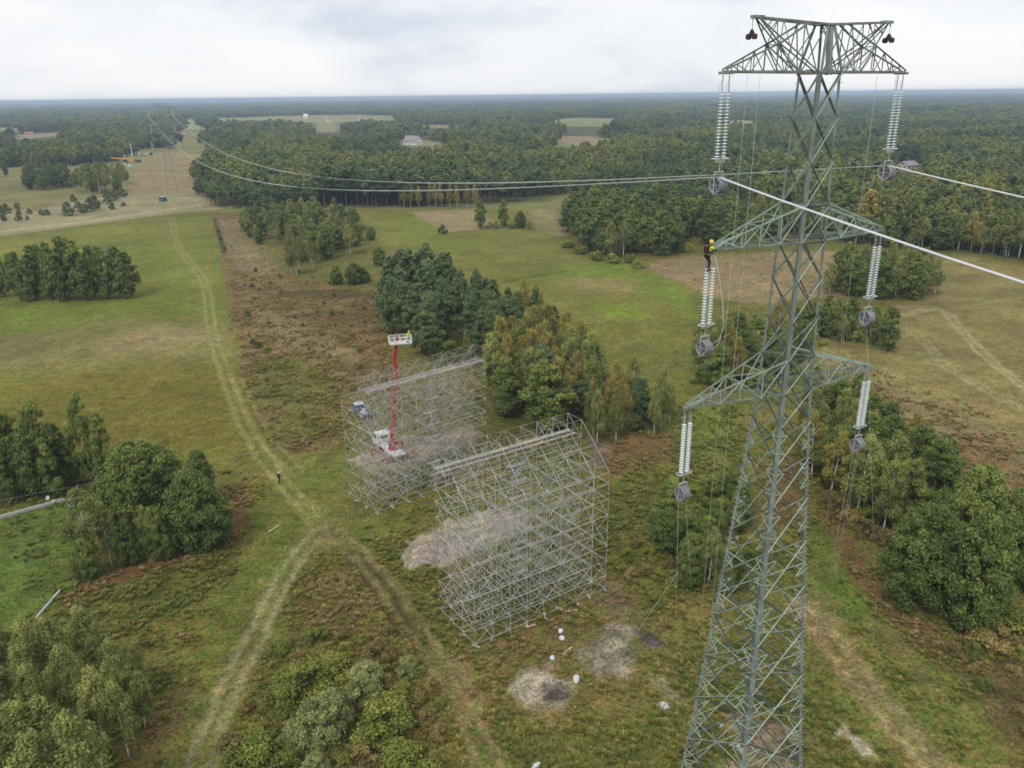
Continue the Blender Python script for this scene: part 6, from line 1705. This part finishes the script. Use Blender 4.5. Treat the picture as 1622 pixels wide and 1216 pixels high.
# ------------------------------------------------------------------ things on the ground
def sack(px, py, sx, sy, sz, seed, label, name='sack', mat='bag', cat='sack'):
    rng = np.random.default_rng(seed); b = at(px, py)
    if name == 'sack': sx, sy, sz = sx*0.75, sy*0.75, sz*0.6
    m = MB(); n1_, n2_ = 9, 14
    for i in range(n1_):
        t = PI*0.5*i/(n1_-1)
        for j in range(n2_):
            a = 2*PI*j/n2_; k = 0.82+0.3*rng.random()
            m.v.append(Vector((math.cos(a)*math.cos(t)*sx*k, math.sin(a)*math.cos(t)*sy*k, (math.sin(t)**0.8*sz)*(0.85+0.3*rng.random())-0.05)))
    for i in range(n1_-1):
        for j in range(n2_):
            j2 = (j+1) % n2_; m.f.append((i*n2_+j, i*n2_+j2, (i+1)*n2_+j2, (i+1)*n2_+j))
    o = m.build(name, M[mat], None, True, (b[0], b[1], 0)); o.rotation_euler.z = rng.random()*3
    return tag(o, label, cat)
sack(888, 999, 0.45, 0.4, 0.6, 1, 'white sack, upper one of the pair on the grass below the near scaffold')
sack(890, 1010, 0.45, 0.42, 0.55, 2, 'greyer white sack, lower one of the pair below the near scaffold')
sack(875, 1041, 0.45, 0.38, 0.5, 3, 'bright white sack alone on the grass left of the grey sand')
sack(862, 974, 0.4, 0.35, 0.55, 4, 'white and blue sack lying against the foot of the near scaffold')
sack(913, 1074, 0.6, 0.35, 0.25, 5, 'crumpled pale sheet on the grass between the two sand patches', 'sheet', 'offwhite', 'sheet')
sack(1140, 1148, 0.55, 0.45, 0.4, 6, 'white sack lying inside the feet of the pylon')
sack(850, 1212, 0.55, 0.3, 0.3, 7, 'pale sheet of film at the bottom edge of the photo', 'sheet', 'offwhite', 'sheet')
def coil(px, py):
    b = at(px, py); m = MB(); rng = random.Random(2)
    for k in range(16): m.ring((rng.uniform(-.05, .05), rng.uniform(-.05, .05), 0.05+0.014*k), 0.60-0.032*k, 0.035, (rng.uniform(-.08, .08), rng.uniform(-.08, .08), 1), 24, 5, 1.25)
    return tag(m.build('rope_coil', M['bag'], None, True, (b[0], b[1], 0)), 'oval coil of white rope on the grass left of the pylon foot', 'rope coil')
coil(1052, 1119)
# sand and earth heaps
def heap(px, py, sx, sy, sz, rz, mat, label, seed):
    rng = np.random.default_rng(seed); b = at(px, py); m = MB(); nr, na = 12, 30
    for i in range(nr+1):
        r = i/nr
        for j in range(na):
            a = 2*PI*j/na
            x, y = math.cos(a)*r*sx, math.sin(a)*r*sy
            nz = float(fbm(np.array([x+px]), np.array([y+py]), 0.9, seed, 4)[0]); k = 0.55+0.9*float(fbm(np.array([math.cos(a)*2+seed]), np.array([math.sin(a)*2]), 1.0, 3, 2)[0])
            m.v.append(Vector((x*k, y*k, (1-r**1.6)*sz*(0.35+1.3*nz)-0.12*r)))
    for i in range(nr):
        for j in range(na):
            j2 = (j+1) % na; m.f.append((i*na+j, (i+1)*na+j, (i+1)*na+j2, i*na+j2))
    o = m.build('sand_heap', M[mat], None, True, (b[0], b[1], 0.0)); o.rotation_euler.z = rz
    return tag(o, label, 'heap')
M['sand'] = paint('bare_sand', (0.27, 0.22, 0.185), 0.95, 0, 0.45, 1.6, 0.1)
M['earth'] = paint('dark_turned_earth', (0.085, 0.068, 0.06), 0.95, 0, 0.45, 2.0, 0.1)
heap(705, 868, 5.5, 2.6, 0.9, 0.45, 'sand', 'long pale sand heap reaching under the left of the near scaffold', 51)
heap(800, 822, 4.0, 1.6, 0.7, 0.5, 'sand', 'pale sand heap under the middle of the near scaffold', 52)
heap(880, 1100, 1.2, 1.2, 0.45, 0.4, 'earth', 'small dark earth heap on the right side of the round sand patch', 54)
heap(1030, 1014, 1.3, 1.0, 0.45, -0.5, 'earth', 'dark earth heap right of the grey sand patch near the pylon', 55)
# yard at the left edge
def rail(p, q, w, h, name, mat, label, cat, z=0.0):
    a, b = at(*p), at(*q); m = MB(); m.bar((a[0], a[1], h/2+z), (b[0], b[1], h/2+z), w, h)
    return tag(m.build(name, M[mat]), label, cat)
rail((-90, 846), (101, 793), 0.35, 0.45, 'concrete_kerb', 'concrete', 'long pale concrete kerb wall along the top of the yard at the left edge', 'wall')
rail((101, 793), (128, 797), 0.35, 0.40, 'concrete_kerb', 'concrete', 'short concrete kerb wall at the corner behind the blue sheet', 'wall')
sack(113, 800, 0.95, 0.55, 0.22, 8, 'blue tarpaulin lying by the kerb corner of the yard', 'tarpaulin', 'tarp', 'tarpaulin')
b = at(86.5, 797); m = MB(); m.lathe([(0, 0), (0.22, 0), (0.27, 0.5), (0.29, 0.55), (0.0, 0.52)], b, 14); tag(m.build('bucket', M['white'], None, True), 'white bucket beside the kerb in the yard', 'bucket')
b = at(78, 799); r = empty('notice_board', (b[0], b[1], 0), 0.3); m = MB(); m.tube([(0, 0, 0), (0, 0, 1.3)], 0.04, 6); m.build('post', M['rust'], r)
m = MB(); m.box((0, -0.06, 1.15), 0.42, 0.04, 0.62, 0, 1.0, Matrix.Rotation(0.3, 3, 'Y')); m.build('board', M['white'], r); tag(r, 'small white board on a post behind the kerb of the yard', 'sign')
rail((58, 980), (96, 936), 0.22, 0.3, 'concrete_beam', 'concrete', 'pale concrete beam lying at the lower corner of the yard', 'beam')
for px, py, lb in [(91, 938, 'dark leaning fence post at the upper end of the concrete beam'), (75, 957, 'dark leaning fence post in the middle of the concrete beam')]:
    b = at(px, py); m = MB(); m.tube([b, b+np.array([-0.25, 0.1, 1.3])], 0.05, 6); tag(m.build('fence_post', M['rust']), lb, 'post', 'fence posts of the yard')
for k, (px, py, ln, rz) in enumerate([(434, 838, 2.0, 1.1), (840, 992, 1.2, 0.4), (905, 968, 1.4, 0.2), (900, 1030, 1.2, 0.8)]):
    b = at(px, py); m = MB(); m.box((b[0], b[1], 0.12), ln, 0.2, 0.06, rz)
    tag(m.build('plank', M['newwood']), ['pale plank lying alone on the grass crossing', 'pale plank lying at the front foot of the near scaffold', 'pale plank on the grass right of the scaffold sacks', 'pale stick of timber between the white sacks'][k], 'plank')

# ------------------------------------------------------------------ haze
hz = MB(); hz.box((0, 0, 29.0), 70000, 70000, 65)
haze = bpy.data.objects.new('haze', hz.mesh('haze', []))
hm = bpy.data.materials.new('haze'); hm.use_nodes = True
ht = hm.node_tree; ht.nodes.clear()
ho = ht.nodes.new('ShaderNodeOutputMaterial'); hv = ht.nodes.new('ShaderNodeVolumePrincipled')
hv.inputs['Color'].default_value = (0.66, 0.82, 1.0, 1)
hv.inputs['Density'].default_value = 0.00017
hv.inputs['Anisotropy'].default_value = 0.1
ht.links.new(hv.outputs[0], ho.inputs['Volume'])
haze.data.materials.append(hm)
col.objects.link(haze)
tag(haze, 'thin pale haze lying over the far forest', None, None, 'stuff')
